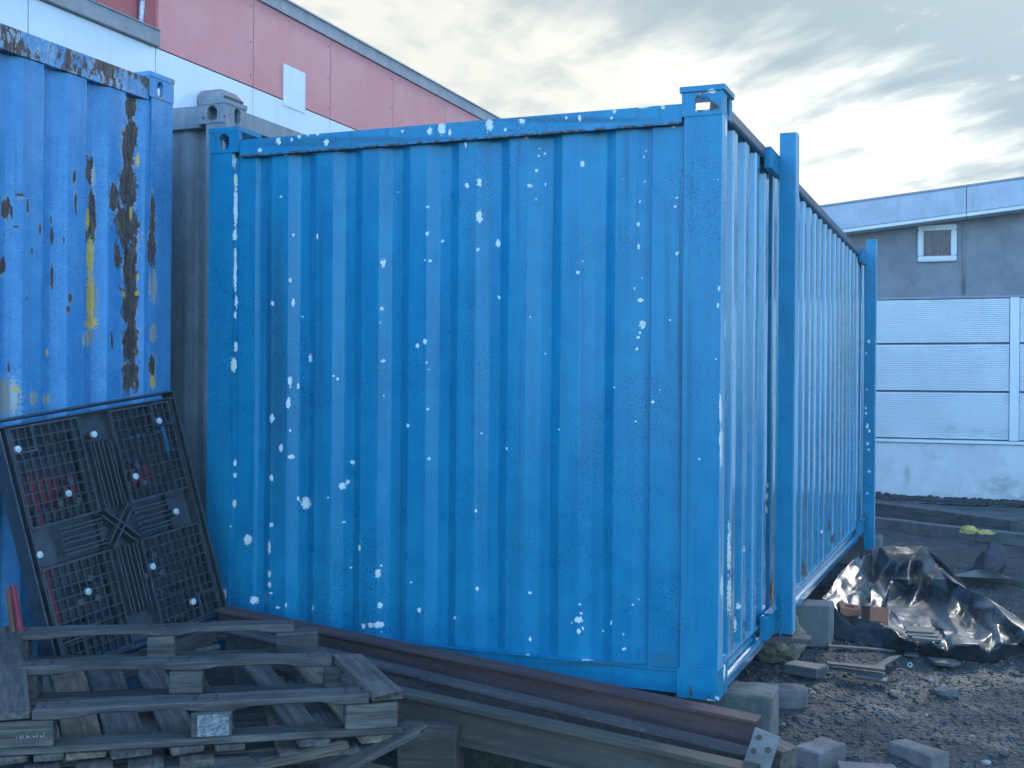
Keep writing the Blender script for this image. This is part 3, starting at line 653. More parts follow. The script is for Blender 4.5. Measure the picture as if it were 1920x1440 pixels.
def pale_container():
    zb = -0.004; ztop = 2.936; X = -2.70; ye = 0.062; L = 6.058
    c = thing('shipping_container', 'pale blue shipping container at left with badly peeling, rusting paint behind the black plastic pallet', 'container', (X-1.219, ye-L/2, zb))
    rust = [(245,200,13,34),(243,270,19,60),(240,350,24,60),(238,425,30,55),(243,500,20,55),(243,570,20,55),(245,640,18,55),(245,705,20,50),(214,370,13,34),(219,480,8,28),
            (168,320,9,34),(172,400,12,55),(170,440,12,30),(286,400,7,50),(285,470,10,45),(285,690,9,35),(10,390,11,26),(4,500,11,18),(97,520,4,34),(132,560,5,12),(140,330,4,18),
            (142,380,3,24),(97,440,4,24),(75,430,3,18),(128,580,5,8),(120,450,3,10),(60,470,3,9),(50,560,2,9),(16,690,3,16),(95,410,2,12),(38,365,14,4),(52,385,3,18),(30,425,10,3),(22,400,3,20),(210,640,3,20)]
    peel = [(170,560,11,60),(166,632,12,16),(175,330,5,22),(287,535,8,40),(287,625,8,22),(12,745,32,42),(62,748,9,17),(86,748,9,13),(178,560,6,45),(40,372,10,3),(160,640,8,14)]
    yel = [(169,480,8,42),(169,560,8,62),(172,606,14,14),(286,716,6,14),(88,661,3,10),(258,300,4,15),(245,400,3,16),(232,552,4,7),(257,550,5,6),(28,730,8,6),(164,410,4,25),(258,520,3,9)]
    ex = {'peel': peel, 'yellow': yel}
    def side(A, B):
        o = corr(A, 0.253, -0.692, 0.060, 0.110, 0.035); o = np.where(A > -0.135, 1.0, o)
        return np.stack([X-0.002-0.038*(1-o)+0.003*fnoise(A, B, 44, 3.0), A, B], -1)
    zr = ztop-0.118-0.02
    ys = np.concatenate([np.arange(ye-L+0.1, -1.4, 0.02), np.arange(-1.4, -0.0975, 0.005)])
    me = panel_mesh('side_panel', ys, np.concatenate([np.linspace(zb+0.12, 0.9, 20), np.linspace(0.906, zr, 330)]), side, None, rust, [(30,330,3,180)], ex)
    link('side_panel', me, M_SKYB, c)
    def gb(name, *a, res=0.006, fields=True):
        m = gridbox(*a, res, name); p = coords(m)
        if fields:
            attr(m, 'rust', np.full(len(p), 1.42)+0.25*fnoise(p[:, 1], p[:, 2], 8, 14.0) if name == 'side_top_rail' else np.maximum(field(p, rust)+1.38, 0))
            for k, s in ex.items(): attr(m, k, field(p, s)+1.5)
        return link(name, m, M_SKYB, c)
    gb('corner_post', X-0.10, X+0.006, -0.098, ye-0.004, zb+0.118, ztop-0.118)
    gb('side_top_rail', X-0.06, X+0.004, -1.6, ye-0.179, ztop-0.135, ztop-0.035, res=0.008)
    gb('side_top_rail', X-0.06, X+0.004, ye-L+0.18, -1.6005, ztop-0.135, ztop-0.035, res=0.2, fields=False)
    mb = MB(); mb.box(X-0.06, X+0.003, ye-L+0.18, ye-0.179, zb+0.01, zb+0.13); link('side_bottom_rail', mb.mesh('side_bottom_rail', 0.003), M_SKYB, c)
    casting(c, M_SKYB, X-0.166, X+0.008, ye-0.178, ye, ztop-0.118, ztop, 1, 1, lip=0.003, hx=(0.05, 0.075))
    casting(c, M_SKYB, X-0.166, X+0.008, ye-0.178, ye, zb, zb+0.118, 1, 1, lip=0.0)
    mb = MB(); mb.box(X-CW+0.02, X-0.105, ye-L+0.05, ye-0.19, zb+0.03, ztop-0.06); mb.box(X-CW+0.18, X-0.17, ye-0.188, ye-0.03, zb+0.03, ztop-0.06); link('body', mb.mesh('body'), M_SKYB, c)
pale_container()

def grey_container():
    zb = -0.006; ztop = 2.905; x1 = -2.597; x0 = x1-CW; y0 = 0.35; L = 6.058
    c = thing('shipping_container', 'dull grey shipping container showing only a narrow strip between the two blue ones', 'container', ((x0+x1)/2, y0+L/2, zb))
    def front(A, B): return np.stack([A, y0+0.075-0.040*corr(A, 0.24, x1-0.40, 0.04, 0.10, 0.045), B], -1)
    link('end_panel', panel_mesh('end_panel', np.arange(x0+0.15, x1-0.115, 0.008), np.linspace(zb+0.1, ztop-0.12, 30), front), M_GREYC, c)
    for (xa, xb, ox) in ((x1-0.166, x1, 1), (x0, x0+0.166, -1)):
        m = gridbox(xa+(0.045 if ox > 0 else 0), xb-(0 if ox > 0 else 0.045), y0+0.004, y0+0.1, zb+0.118, ztop-0.118, 0.1, 'corner_post'); link('corner_post', m, M_GREYC, c)
        casting(c, M_GREYC, xa, xb, y0, y0+0.178, ztop-0.118, ztop, ox, -1, closed=True, lip=0.004)
        casting(c, M_GREYC, xa, xb, y0, y0+0.178, zb, zb+0.118, ox, -1, closed=True, lip=0.0)
    mb = MB(); mb.box(x0+0.167, x1-0.167, y0+0.01, y0+0.08, ztop-0.135, ztop-0.02); link('top_rail', mb.mesh('top_rail', 0.003), M_GREYC, c)
    mb = MB(); mb.box(x0+0.167, x1-0.167, y0+0.01, y0+0.08, zb+0.01, zb+0.12); link('bottom_rail', mb.mesh('bottom_rail', 0.003), M_GREYC, c)
    mb = MB(); mb.box(x1-0.06, x1-0.004, y0+0.179, y0+L, ztop-0.12, ztop-0.03); link('side_top_rail', mb.mesh('side_top_rail', 0.003), M_GREYC, c)
    mb = MB(); mb.box(x0+0.05, x1-0.03, y0+0.18, y0+L-0.05, zb+0.03, ztop-0.125); link('body', mb.mesh('body'), M_GREYC, c)
grey_container()

# ------------------------------------------------------------------ building with white and red cladding
def red_building():
    X = -6.515
    zbnd = at_x(290, 88, X).z; ztop = at_x(500, 10, X).z
    y0 = at_x(290, 300, X).y; w = (at_x(833, 300, X).y-y0)/4
    b = thing('warehouse', 'white and faded red panelled warehouse rising behind the containers at left', 'building', (X-4, y0+4*w, 0))
    mb = MB(); mb.box(X-8, X-0.05, y0-3*w, y0+12*w, -0.1, zbnd-0.01); mb.box(X-8, X-0.051, y0+0.02, y0+12*w, zbnd-0.012, ztop-0.01); mb.box(X-8, X-0.26, y0-3*w, y0+0.01, zbnd-0.012, ztop+0.5)
    link('wall', mb.mesh('wall'), M_TRIM, b)
    g = 0.006
    for k in range(-3, 12):
        mb = MB(); mb.box(X-0.049, X, y0+k*w+g, y0+(k+1)*w-g, 0.0, zbnd-g); link('wall_panel', mb.mesh('wall_panel', 0.003), M_WHITEB, b)
        if k >= 0:
            mb = MB(); mb.box(X-0.049, X+0.001, y0+k*w+g+(0.03 if k == 0 else 0), y0+(k+1)*w-g, zbnd+g, ztop); link('wall_panel', mb.mesh('wall_panel', 0.003), M_RED, b)
        else:
            mb = MB(); mb.box(X-0.258, X-0.215, y0+(k+0.65)*w+g, y0+(k+1.65)*w-g if k < -1 else y0-0.01, zbnd, ztop+0.5); link('wall_panel', mb.mesh('wall_panel', 0.003), M_REDD, b)
    mb = MB(); mb.box(X-0.22, X+0.0005, y0+0.004, y0+0.03, zbnd+g, ztop); link('return_panel', mb.mesh('return_panel', 0.003), M_REDD, b)
    mb = MB(); mb.box(X-0.02, X+0.03, y0-0.006, y0+12*w, ztop+0.002, ztop+0.15); mb.box(X-0.3, X+0.045, y0-0.01, y0+12*w, ztop+0.151, ztop+0.175); link('coping', mb.mesh('coping', 0.004), M_TRIM, b)
    mb = MB(); mb.box(X-0.26, X+0.05, y0-3*w, y0+0.002, zbnd+0.001, zbnd+0.15); mb.box(X-0.26, X+0.06, y0-3*w, y0+0.002, zbnd+0.151, zbnd+0.165); link('coping', mb.mesh('coping', 0.004), M_TRIM, b)
    p = at_x(531, 130, X); q = at_x(571, 205, X)
    mb = MB(); mb.box(X-0.001, X+0.009, p.y, q.y, at_x(551, 205, X).z, at_x(551, 128, X).z); link('cover_plate', mb.mesh('cover_plate', 0.002), M_WHITEB, b)
    yp = at_x(258, 30, X-0.2).y
    mb = MB()
    for i in range(5): mb.tube((X-0.17+0.02*math.sin(i), yp+0.02*math.sin(i*2.0), zbnd+0.16+0.3*i), (X-0.17+0.02*math.sin(i+1), yp+0.02*math.sin(i*2.0+2), zbnd+0.16+0.3*(i+1)), 0.024, 8)
    link('downpipe', mb.mesh('downpipe'), M_WHITEPIPE, b, smooth=True)
    # vent hood on the wall
    c = at_x(413, 195, X+0.12); s = 0.23
    prof = [(c.y-s, c.z-0.16), (c.y+s, c.z-0.16), (c.y+s, c.z+0.06), (c.y+s*0.45, c.z+0.11), (c.y-s*0.7, c.z+0.11), (c.y-s, c.z+0.04)]
    mb = MB(); mb.extr(prof, 'x', X+0.001, X+0.25); v = link('vent_hood', mb.mesh('vent_hood', 0.008), M_TRIM, b)
    for i in range(5):
        mb = MB(); mb.box(X+0.252, X+0.262, c.y-s*0.5, c.y+s*0.9, c.z-0.13+i*0.04, c.z-0.105+i*0.04); link('louvre', mb.mesh('louvre', 0.002), M_GAP, v)
    # screw heads along the joints
    for k in range(0, 8):
        for zz in (zbnd+0.12, (zbnd+ztop)/2, ztop-0.1):
            mb = MB(); mb.tube((X+0.001, y0+(k+1)*w-0.05, zz), (X+0.008, y0+(k+1)*w-0.05, zz), 0.012, 8); link('screw_head', mb.mesh('screw_head'), M_TRIM, b)
red_building()

# ------------------------------------------------------------------ workshop at right
def workshop():
    Y = 12.7
    b = thing('workshop', 'low workshop with dark grey rendered gable, ribbed white cladding and white plinth at right', 'building', (1.5, Y+4, 0))
    zl = lambda py: at_y(1780, py, Y).z
    xl = lambda px: at_y(px, 700, Y).x
    x0, x1 = xl(1380), xl(2700)
    # rendered wall under the sloping roof
    ft0, ft1 = at_y(1545, 388, Y-0.35), at_y(1920, 335, Y-0.35)
    sl = (ft1.z-ft0.z)/(ft1.x-ft0.x)
    ztop = lambda x: ft0.z+sl*(x-ft0.x)
    fh = ft1.z-at_y(1920, 384, Y-0.35).z
    za = zl(556)
    def gridwall(name, xa, xb, z_lo, z_hi, mat, y, th, smudge=None):
        m = gridbox(xa, xb, y, y+th, z_lo, z_hi, 0.08, name)
        if smudge is not None: attr(m, 'smudge', np.clip(field(coords(m), smudge)*1.3, 0, 1))
        return link(name, m, mat, b)
    mb = MB(); mb.add([(x0, Y+0.02, za), (x1, Y+0.02, za), (x1, Y+0.02, ztop(x1)-0.08), (x0, Y+0.02, ztop(x0)-0.08), (x0, Y+8, za), (x1, Y+8, za), (x1, Y+8, ztop(x1)-0.08), (x0, Y+8, ztop(x0)-0.08)],
                      [(0, 1, 2, 3), (5, 4, 7, 6), (4, 0, 3, 7), (1, 5, 6, 2), (3, 2, 6, 7), (4, 5, 1, 0)])
    link('rendered_wall', mb.mesh('rendered_wall'), M_RENDER, b)
    mb = MB(); mb.box(x0+0.05, x1-0.05, Y+0.08, Y+7.9, -0.05, za-0.002); link('core_wall', mb.mesh('core_wall'), M_TRIM, b)
    # fascia boards of the verge, and the roof
    for (xa, xb) in ((x0-0.3, xl(1810)), (xl(1810)+0.006, x1+0.3)):
        mb = MB(); mb.add([(xa, Y-0.35, ztop(xa)-fh), (xb, Y-0.35, ztop(xb)-fh), (xb, Y-0.35, ztop(xb)), (xa, Y-0.35, ztop(xa)), (xa, Y-0.31, ztop(xa)-fh), (xb, Y-0.31, ztop(xb)-fh), (xb, Y-0.31, ztop(xb)), (xa, Y-0.31, ztop(xa))],
                          [(0, 1, 2, 3), (5, 4, 7, 6), (4, 0, 3, 7), (1, 5, 6, 2), (3, 2, 6, 7), (4, 5, 1, 0)])
        link('fascia', mb.mesh('fascia', 0.004), M_FASCIA, b)
        k = fh+0.05
        mb = MB(); mb.add([(xa, Y-0.34, ztop(xa)-k), (xb, Y-0.34, ztop(xb)-k), (xb, Y-0.34, ztop(xb)-fh-0.002), (xa, Y-0.34, ztop(xa)-fh-0.002), (xa, Y+0.015, ztop(xa)-k), (xb, Y+0.015, ztop(xb)-k), (xb, Y+0.015, ztop(xb)-fh-0.002), (xa, Y+0.015, ztop(xa)-fh-0.002)],
                          [(0, 1, 2, 3), (5, 4, 7, 6), (4, 0, 3, 7), (1, 5, 6, 2), (3, 2, 6, 7), (4, 5, 1, 0)])
        link('soffit', mb.mesh('soffit', 0.003), M_WFRAME, b)
    xa, xb = x0-0.35, x1+0.35
    mb = MB(); mb.add([(xa, Y-0.36, ztop(xa)+0.002), (xb, Y-0.36, ztop(xb)+0.002), (xb, Y-0.36, ztop(xb)+0.03), (xa, Y-0.36, ztop(xa)+0.03), (xa, Y+8.2, ztop(xa)+0.002), (xb, Y+8.2, ztop(xb)+0.002), (xb, Y+8.2, ztop(xb)+0.03), (xa, Y+8.2, ztop(xa)+0.03)],
                      [(0, 1, 2, 3), (5, 4, 7, 6), (4, 0, 3, 7), (1, 5, 6, 2), (3, 2, 6, 7), (4, 5, 1, 0)])
    link('roof', mb.mesh('roof'), M_TRIM, b)
    # ribbed cladding: three rows in two bays
    rows = [(zl(642), zl(561)), (zl(732), zl(646)), (zl(822), zl(736))]
    for (xa, xb) in ((x0, xl(1892)), (xl(1912), x1)):
        for (lo, hi) in rows:
            n = 22; prof = []
            for i in range(n):
                z = lo+(hi-lo)*i/n; d = (hi-lo)/n
                prof += [(Y-0.012, z+0.0005), (Y-0.012, z+d*0.50), (Y+0.002, z+d*0.62), (Y+0.002, z+d*0.90)]
            prof += [(Y+0.06, hi), (Y+0.06, lo)]
            mb = MB(); v = []; f = []; m = len(prof)
            nx = 40
            for j in range(nx+1):
                for p in prof: v.append((xa+(xb-xa)*j/nx, p[0], p[1]))
            for j in range(nx):
                for i in range(m): f.append((j*m+i, (j+1)*m+i, (j+1)*m+(i+1) % m, j*m+(i+1) % m))
            f.append(tuple(range(m))); f.append(tuple(nx*m+i for i in reversed(range(m))))
            me = pyd('cladding_panel', v, f)
            attr(me, 'smudge', np.clip(field(coords(me), [(1790,805,70,20),(1850,812,60,14),(1740,562,70,8)])*0.7, 0, 0.6))
            link('cladding_panel', me, M_WHITEP, b)
    mb = MB(); mb.box(xl(1893), xl(1911), Y-0.03, Y+0.06, zl(824), zl(560)); link('mullion', mb.mesh('mullion', 0.004), M_WHITEP, b)
    mb = MB(); mb.box(x0, x1, Y-0.05, Y+0.07, zl(831), zl(825)); link('sill', mb.mesh('sill', 0.003), M_WHITEP, b)
    mb = MB(); mb.box(x0, x1, Y-0.02, Y+0.07, zl(560)+0.001, za-0.001); link('head_flashing', mb.mesh('head_flashing', 0.002), M_TRIM, b)
    gridwall('plinth', x0, x1, -0.3, zl(832)-0.001, M_WHITEW, Y-0.02, 0.1, [(1880,910,70,30),(1700,890,12,30),(1760,850,20,14),(1900,935,60,30),(1780,940,140,18)])
    # small window with a curtain
    wx0, wx1, wz0, wz1 = xl(1719), xl(1792), zl(490), zl(421)
    t = 0.075
    mb = MB()
    M = Matrix.Translation(((wx0+wx1)/2, Y-0.012, (wz0+wz1)/2))
    w_, h_ = wx1-wx0, wz1-wz0
    mb.box(wx0, wx1, Y-0.04, Y+0.015, wz1-t, wz1); mb.box(wx0, wx1, Y-0.04, Y+0.015, wz0, wz0+t)
    mb.box(wx0, wx0+t, Y-0.04, Y+0.015, wz0+t+0.001, wz1-t-0.001); mb.box(wx1-t, wx1, Y-0.04, Y+0.015, wz0+t+0.001, wz1-t-0.001)
    win = link('window', mb.mesh('window', 0.012, 2), M_WFRAME, b)
    link('pane', pyd('pane', [(wx0+t-0.01, Y-0.027, wz0+t-0.01), (wx1-t+0.01, Y-0.027, wz0+t-0.01), (wx1-t+0.01, Y-0.027, wz1-t+0.01), (wx0+t-0.01, Y-0.027, wz1-t+0.01)], [(0, 1, 2, 3)]), M_GLASS, win)
    n = 60; v = []; f = []
    for i in range(n+1):
        x = wx0+t+(wx1-wx0-2*t)*i/n; y = Y+0.004+0.008*math.sin(i*1.9)
        v += [(x, y, wz0+t), (x, y, wz1-t)]
    for i in range(n): f.append((2*i, 2*i+2, 2*i+3, 2*i+1))
    link('curtain', pyd('curtain', v, f), M_CURTAIN, win)
    # thin drip pipe on the render
    mb = MB(); mb.tube((xl(1806), Y+0.005, zl(552)), (xl(1806), Y+0.005, ztop(xl(1806))-fh-0.05), 0.018, 8); link('drip_pipe', mb.mesh('drip_pipe'), M_RENDER, b, smooth=True)
workshop()

def far_kerbs():
    # soil bank against the plinth
    n = 90; v = []; f = []
    for i in range(n+1):
        t = i/n; x = at_y(1560+420*t, 900, 12.7).x
        zt = at_y(1560+420*t, 912+(1560+420*t-1560)*0.135, 12.66).z+0.03*mnoise.noise(Vector((x*9, 0, 0)))+0.02*mnoise.noise(Vector((x*27, 3, 0)))
        for j, (yy, k) in enumerate(((12.69, 1.0), (12.5, 0.92), (12.25, 0.6), (12.0, 0.25), (11.7, -0.1))):
            v.append((x, yy+0.04*mnoise.noise(Vector((x*8, yy*5, 1))), zt*k+0.025*mnoise.noise(Vector((x*14, yy*14, 2)))-0.01))
    for i in range(n):
        for j in range(4): f.append((i*5+j, (i+1)*5+j, (i+1)*5+j+1, i*5+j+1))
    o = link('soil_bank', pyd('soil_bank', v, f), M_SOIL, smooth=False); tag(o, kind='structure')
    r = np.random.RandomState(5); pts = []; szs = []
    for k in range(700):
        px = r.uniform(1600, 1960); t = (px-1560)/420
        x = at_y(px, 900, 12.7).x; zt = at_y(px, 912+(px-1560)*0.135, 12.66).z; u = r.rand()
        pts.append((x, 12.68-0.7*u, max(0.0, zt*(1-u*0.75))+0.0)); szs.append(0.012+0.03*r.rand()**2)
    pebbles('bank_stones', M_SOIL, np.array(pts), np.array(szs), 'clods and stones along the foot of the workshop plinth', 'stones')
    # timber sleeper
    a, c = at_z(1600, 962, 0), at_z(1890, 1004, 0); d = (c-a).normalized(); nn = Vector((-d.y, d.x, 0))
    if nn.y < 0: nn = -nn
    s = plank('timber_sleeper', Vector((a.x, a.y, 0.155))+nn*0.14, Vector((c.x, c.y, 0.155))+nn*0.14, 0.28, 0.165, M_SLEEPER, jit=0.004)
    tag(s, 'long grey timber sleeper edging the bank below the workshop plinth', 'sleeper')
    pk = at_z(1889, 1004, 0)
    mb = MB(); mb.box(-0.04, 0.04, -0.05, 0.03, 0, 0.17)
    o = link('timber_peg', mb.mesh('timber_peg', 0.004, jit=0.002), M_SLEEPER, None, (pk.x+0.055, pk.y-0.01, -0.01)); tag(o, 'short wooden peg at the right end of the timber sleeper', 'peg')
    # kerb stones
    a, c = at_z(1600, 985, 0), at_z(2000, 1032, 0); d = (c-a); d.normalize(); nn = Vector((-d.y, d.x, 0))
    for i, w in enumerate(('concrete kerb stone nearest to the container stanchion', 'second concrete kerb stone from the container stanchion', 'concrete kerb stone under the yellow-green rag', 'concrete kerb stone at the right edge of the view')):
        p = a+d*(i*0.72); z0, z1 = 0.10+rng.uniform(-.006, .006), 0.10+rng.uniform(-.006, .006)
        o = plank('kerb_stone', Vector((p.x, p.y, z0))+nn*0.06, Vector((p.x, p.y, z1))+nn*0.06+d*0.712, 0.125, 0.12, M_KERB, jit=0.002, ends=0.002)
        tag(o, w, 'kerb stone', 'kerb stones below the bank')
    pts = []; szs = []
    for k in range(2600):
        t = r.rand(); u = r.rand(); px = 1600+360*t
        q0 = at_z(px, 966+(px-1560)*0.125, 0); q1 = at_z(px, 978+(px-1560)*0.113, 0)
        q = q0.lerp(q1, u); pts.append((q.x, q.y, 0.03+0.02*r.rand())); szs.append(0.012+0.014*r.rand())
    pebbles('red_gravel', M_PEBR, np.array(pts), np.array(szs), 'strip of reddish gravel between kerb stones and timber sleeper', 'gravel')
    q = at_z(1828, 1003, 0.09)
    bm = bmesh.new()
    for (dx, sc) in ((-0.06, (0.075, 0.06, 0.05)), (0.07, (0.10, 0.05, 0.026))):
        r_ = bmesh.ops.create_icosphere(bm, subdivisions=4, radius=1.0)
        for vv in r_['verts']:
            n_ = vv.co.normalized(); k = 1+0.45*mnoise.noise(n_*2.1+Vector((dx*40, 2, 0)))+0.2*mnoise.noise(n_*6)
            vv.co = Vector((n_.x*sc[0]*k+dx, n_.y*sc[1]*k, max(n_.z*sc[2]*k, -0.4*sc[2])+0.4*sc[2]))
    me = bpy.data.meshes.new('yellow_rag'); bm.to_mesh(me); bm.free()
    o = link('yellow_rag', me, M_YELLOW, None, (q.x, q.y+0.05, 0.098), smooth=True)
    tag(o, 'crumpled yellow-green rag lying on the kerb stones', 'rag')
far_kerbs()

# ------------------------------------------------------------------ blocks, bricks and stones near the big container
def solid(name, label, cat, dims, loc, rotz=0.0, mat=None, bevel=0.008, jit=0.004, tilt=(0, 0), group=None, cuts=2):
    mb = MB(); w, d, h = dims; mb.box(-w/2, w/2, -d/2, d/2, 0, h)
    o = link(name, mb.mesh(name, bevel, 1, jit, cuts, 14.0), mat, None, loc)
    o.rotation_euler = (tilt[0], tilt[1], rotz); return tag(o, label, cat, group)
solid('concrete_block', 'mossy concrete block under the near corner of the big blue container', 'block', (0.40, 0.24, 0.243), (-0.02, 0.26, -0.014), 0.03, M_BLOCK, jit=0.006, cuts=4)
solid('concrete_block', 'plain grey concrete block under the long side of the container beside the tarpaulin', 'block', (0.36, 0.20, 0.243), (-0.03, 2.40, -0.014), 0.0, M_BLOCK2)
solid('concrete_block', 'concrete block under the far end of the container, mostly hidden in shade', 'block', (0.40, 0.24, 0.243), (-0.05, 5.85, -0.014), 0.0, M_BLOCK2)
solid('concrete_block', 'concrete block under the left corner of the big blue container behind the beams', 'block', (0.40, 0.24, 0.243), (-2.30, 0.26, -0.014), 0.0, M_BLOCK)
solid('concrete_block', 'concrete block under the far left corner of the big blue container', 'block', (0.40, 0.24, 0.243), (-2.30, 5.85, -0.014), 0.0, M_BLOCK2)
def rock(name, label, cat, loc, dims, mat, seed, sub=4, rough=0.28):
    bm = bmesh.new(); bmesh.ops.create_icosphere(bm, subdivisions=sub, radius=1.0); sd = Vector((seed*7.3, seed*1.9, 0))
    for v in bm.verts:
        n = v.co.normalized(); k = 1+rough*mnoise.noise(n*1.3+sd)+rough*0.5*mnoise.noise(n*3.1+sd)+rough*0.25*mnoise.noise(n*8+sd)
        v.co = Vector((n.x*dims[0]*k, n.y*dims[1]*k, n.z*dims[2]*k))
    me = bpy.data.meshes.new(name); bm.to_mesh(me); bm.free()
    return tag(link(name, me, mat, None, loc, smooth=False), label, cat)
p = at_z(1462, 1240, 0); rock('boulder', 'rounded mossy yellowish stone under the container side between the two blocks', 'stone', (p.x-0.045, p.y+0.11, 0.105), (0.155, 0.14, 0.135), M_STONE, 3)
# plank under the first stanchion, with a packing brick
plank('packing_board', (-0.10, 1.20, 0.262), (0.19, 1.24, 0.262), 0.13, 0.022, M_WOODD); bpy.context.view_layer.update()
o = [q for q in COL.objects if q.name.startswith('packing_board')][0]; tag(o, 'small grey board wedged under the first stanchion of the container', 'board')
def brick_at(name, label, px, py, rot, dims=(0.215, 0.1025, 0.065), mat=M_BRICK, tilt=(0, 0), up=0.0):
    p = at_z(px, py, 0.0)
    return solid(name, label, 'brick', dims, (p.x, p.y, -0.012+up), rot, mat, 0.006, 0.006, tilt)
brick_at('brick', 'grey-pink brick lying lengthwise at the bottom right on the gravel', 1722, 1425, -0.62)
brick_at('brick', 'grey-pink brick lying end-on, nearest to the bolted steel plate', 1538, 1430, 1.15, (0.20, 0.115, 0.085))
brick_at('brick', 'grey-pink brick at the bottom edge, mostly cut off by the frame', 1625, 1462, 0.25)
brick_at('brick', 'brown brick standing against the mossy concrete block', 1478, 1322, 0.25, (0.16, 0.1, 0.10))
solid('brick', 'flat dark brick lying in front of the mossy stone', 'brick', (0.19, 0.13, 0.05), at_z(1510, 1262, 0.0)-Vector((0, 0, 0.005)), -0.3, M_SLATE, 0.006, 0.004)

def shard(name, label, pts, z, th, mat, cat='slate', tilt=0.0):
    """thin slab with its own outline given as pixels on the ground"""
    P = [at_z(px, py, z) for px, py in pts]; n = len(P)
    c = sum(P, Vector())/n
    v = [(p.x-c.x, p.y-c.y, th+tilt*(p.x-c.x)) for p in P]+[(p.x-c.x, p.y-c.y, tilt*(p.x-c.x)) for p in P]
    f = [tuple(range(n)), tuple(range(2*n-1, n-1, -1))]+[(i, n+i, n+(i+1) % n, (i+1) % n) for i in range(n)]
    mb = MB(); mb.add(v, f)
    return tag(link(name, mb.mesh(name, 0.0015, 1, 0.0015, 1), mat, None, (c.x, c.y, z)), label, cat)
shard('slate', 'long narrow dark slate strip, uppermost of the three in front of the tarpaulin', [(1548, 1240), (1660, 1256), (1658, 1262), (1552, 1245)], 0.045, 0.010, M_SLATE, tilt=0.05)
shard('slate', 'middle dark slate strip of the three in front of the tarpaulin', [(1556, 1250), (1660, 1266), (1657, 1271), (1562, 1256)], 0.022, 0.010, M_SLATE, tilt=0.03)
shard('slate', 'short dark slate strip, lowest of the three in front of the tarpaulin', [(1607, 1267), (1664, 1275), (1662, 1282), (1606, 1273)], 0.012, 0.012, M_SLATE)
shard('slate', 'broad grey slate leaning on the three strips in front of the tarpaulin', [(1634, 1252), (1668, 1234), (1690, 1234), (1655, 1253)], 0.012, 0.010, M_SLATE, tilt=0.12)
shard('slate', 'rectangular dark slate lying alone in front of the tarpaulin rim', [(1738, 1236), (1790, 1242), (1802, 1248), (1784, 1251), (1752, 1246)], 0.006, 0.016, M_SLATE, tilt=0.05)
shard('slate', 'thin pale edged slate sliver beside the plain concrete block', [(1552, 1211), (1680, 1221), (1679, 1223), (1552, 1214)], 0.004, 0.010, M_SLATE)
shard('slate', 'small dark slate chip close under the tarpaulin skirt', [(1697, 1225), (1724, 1228), (1722, 1233), (1696, 1230)], 0.004, 0.014, M_SLATE)
p = at_z(1706, 1248, 0.01)
mb = MB()
for i in range(14):
    a0, a1 = 2*math.pi*i/14, 2*math.pi*(i+1)/14
    mb.tube((0.011*math.cos(a0), 0, 0.011*math.sin(a0)), (0.011*math.cos(a1), 0, 0.011*math.sin(a1)), 0.0035, 6)
tag(link('washer', mb.mesh('washer'), M_WASHER, None, (p.x, p.y, 0.014)), 'small pale ring lying on the gravel right of the broad slate', 'ring')
for (px, py, w, lab) in ((1473, 1241, 0.03, 'tiny white chip at the foot of the mossy stone'), (1597, 1247, 0.035, 'small white chip on the gravel above the slate strips'),
                         (1468, 1360, 0.04, 'white pebble beside the mossy concrete block'), (1736, 1342, 0.035, 'small pale stone in the middle of the gravel'),
                         (1849, 1431, 0.06, 'flat pale stone at the bottom right corner'), (1823, 1382, 0.03, 'small white pebble near the right edge'), (1745, 1277, 0.05, 'thin pale splinter on open gravel')):
    p = at_z(px, py, 0.0); rock('pale_stone', lab, 'stone', (p.x, p.y, 0.004), (w*0.3, w*0.2, w*0.16), M_PALE, px % 17, 2)
p = at_z(1775, 1303, 0); rock('dark_stone', 'dark angular stone alone in the middle of the gravel', 'stone', (p.x, p.y, 0.008), (0.06, 0.045, 0.028), M_SLATE, 5, 2)
p = at_z(1882, 1414, 0); rock('dark_stone', 'dark pebble near the bottom right corner', 'stone', (p.x, p.y, 0.004), (0.022, 0.018, 0.014), M_SLATE, 8, 2)

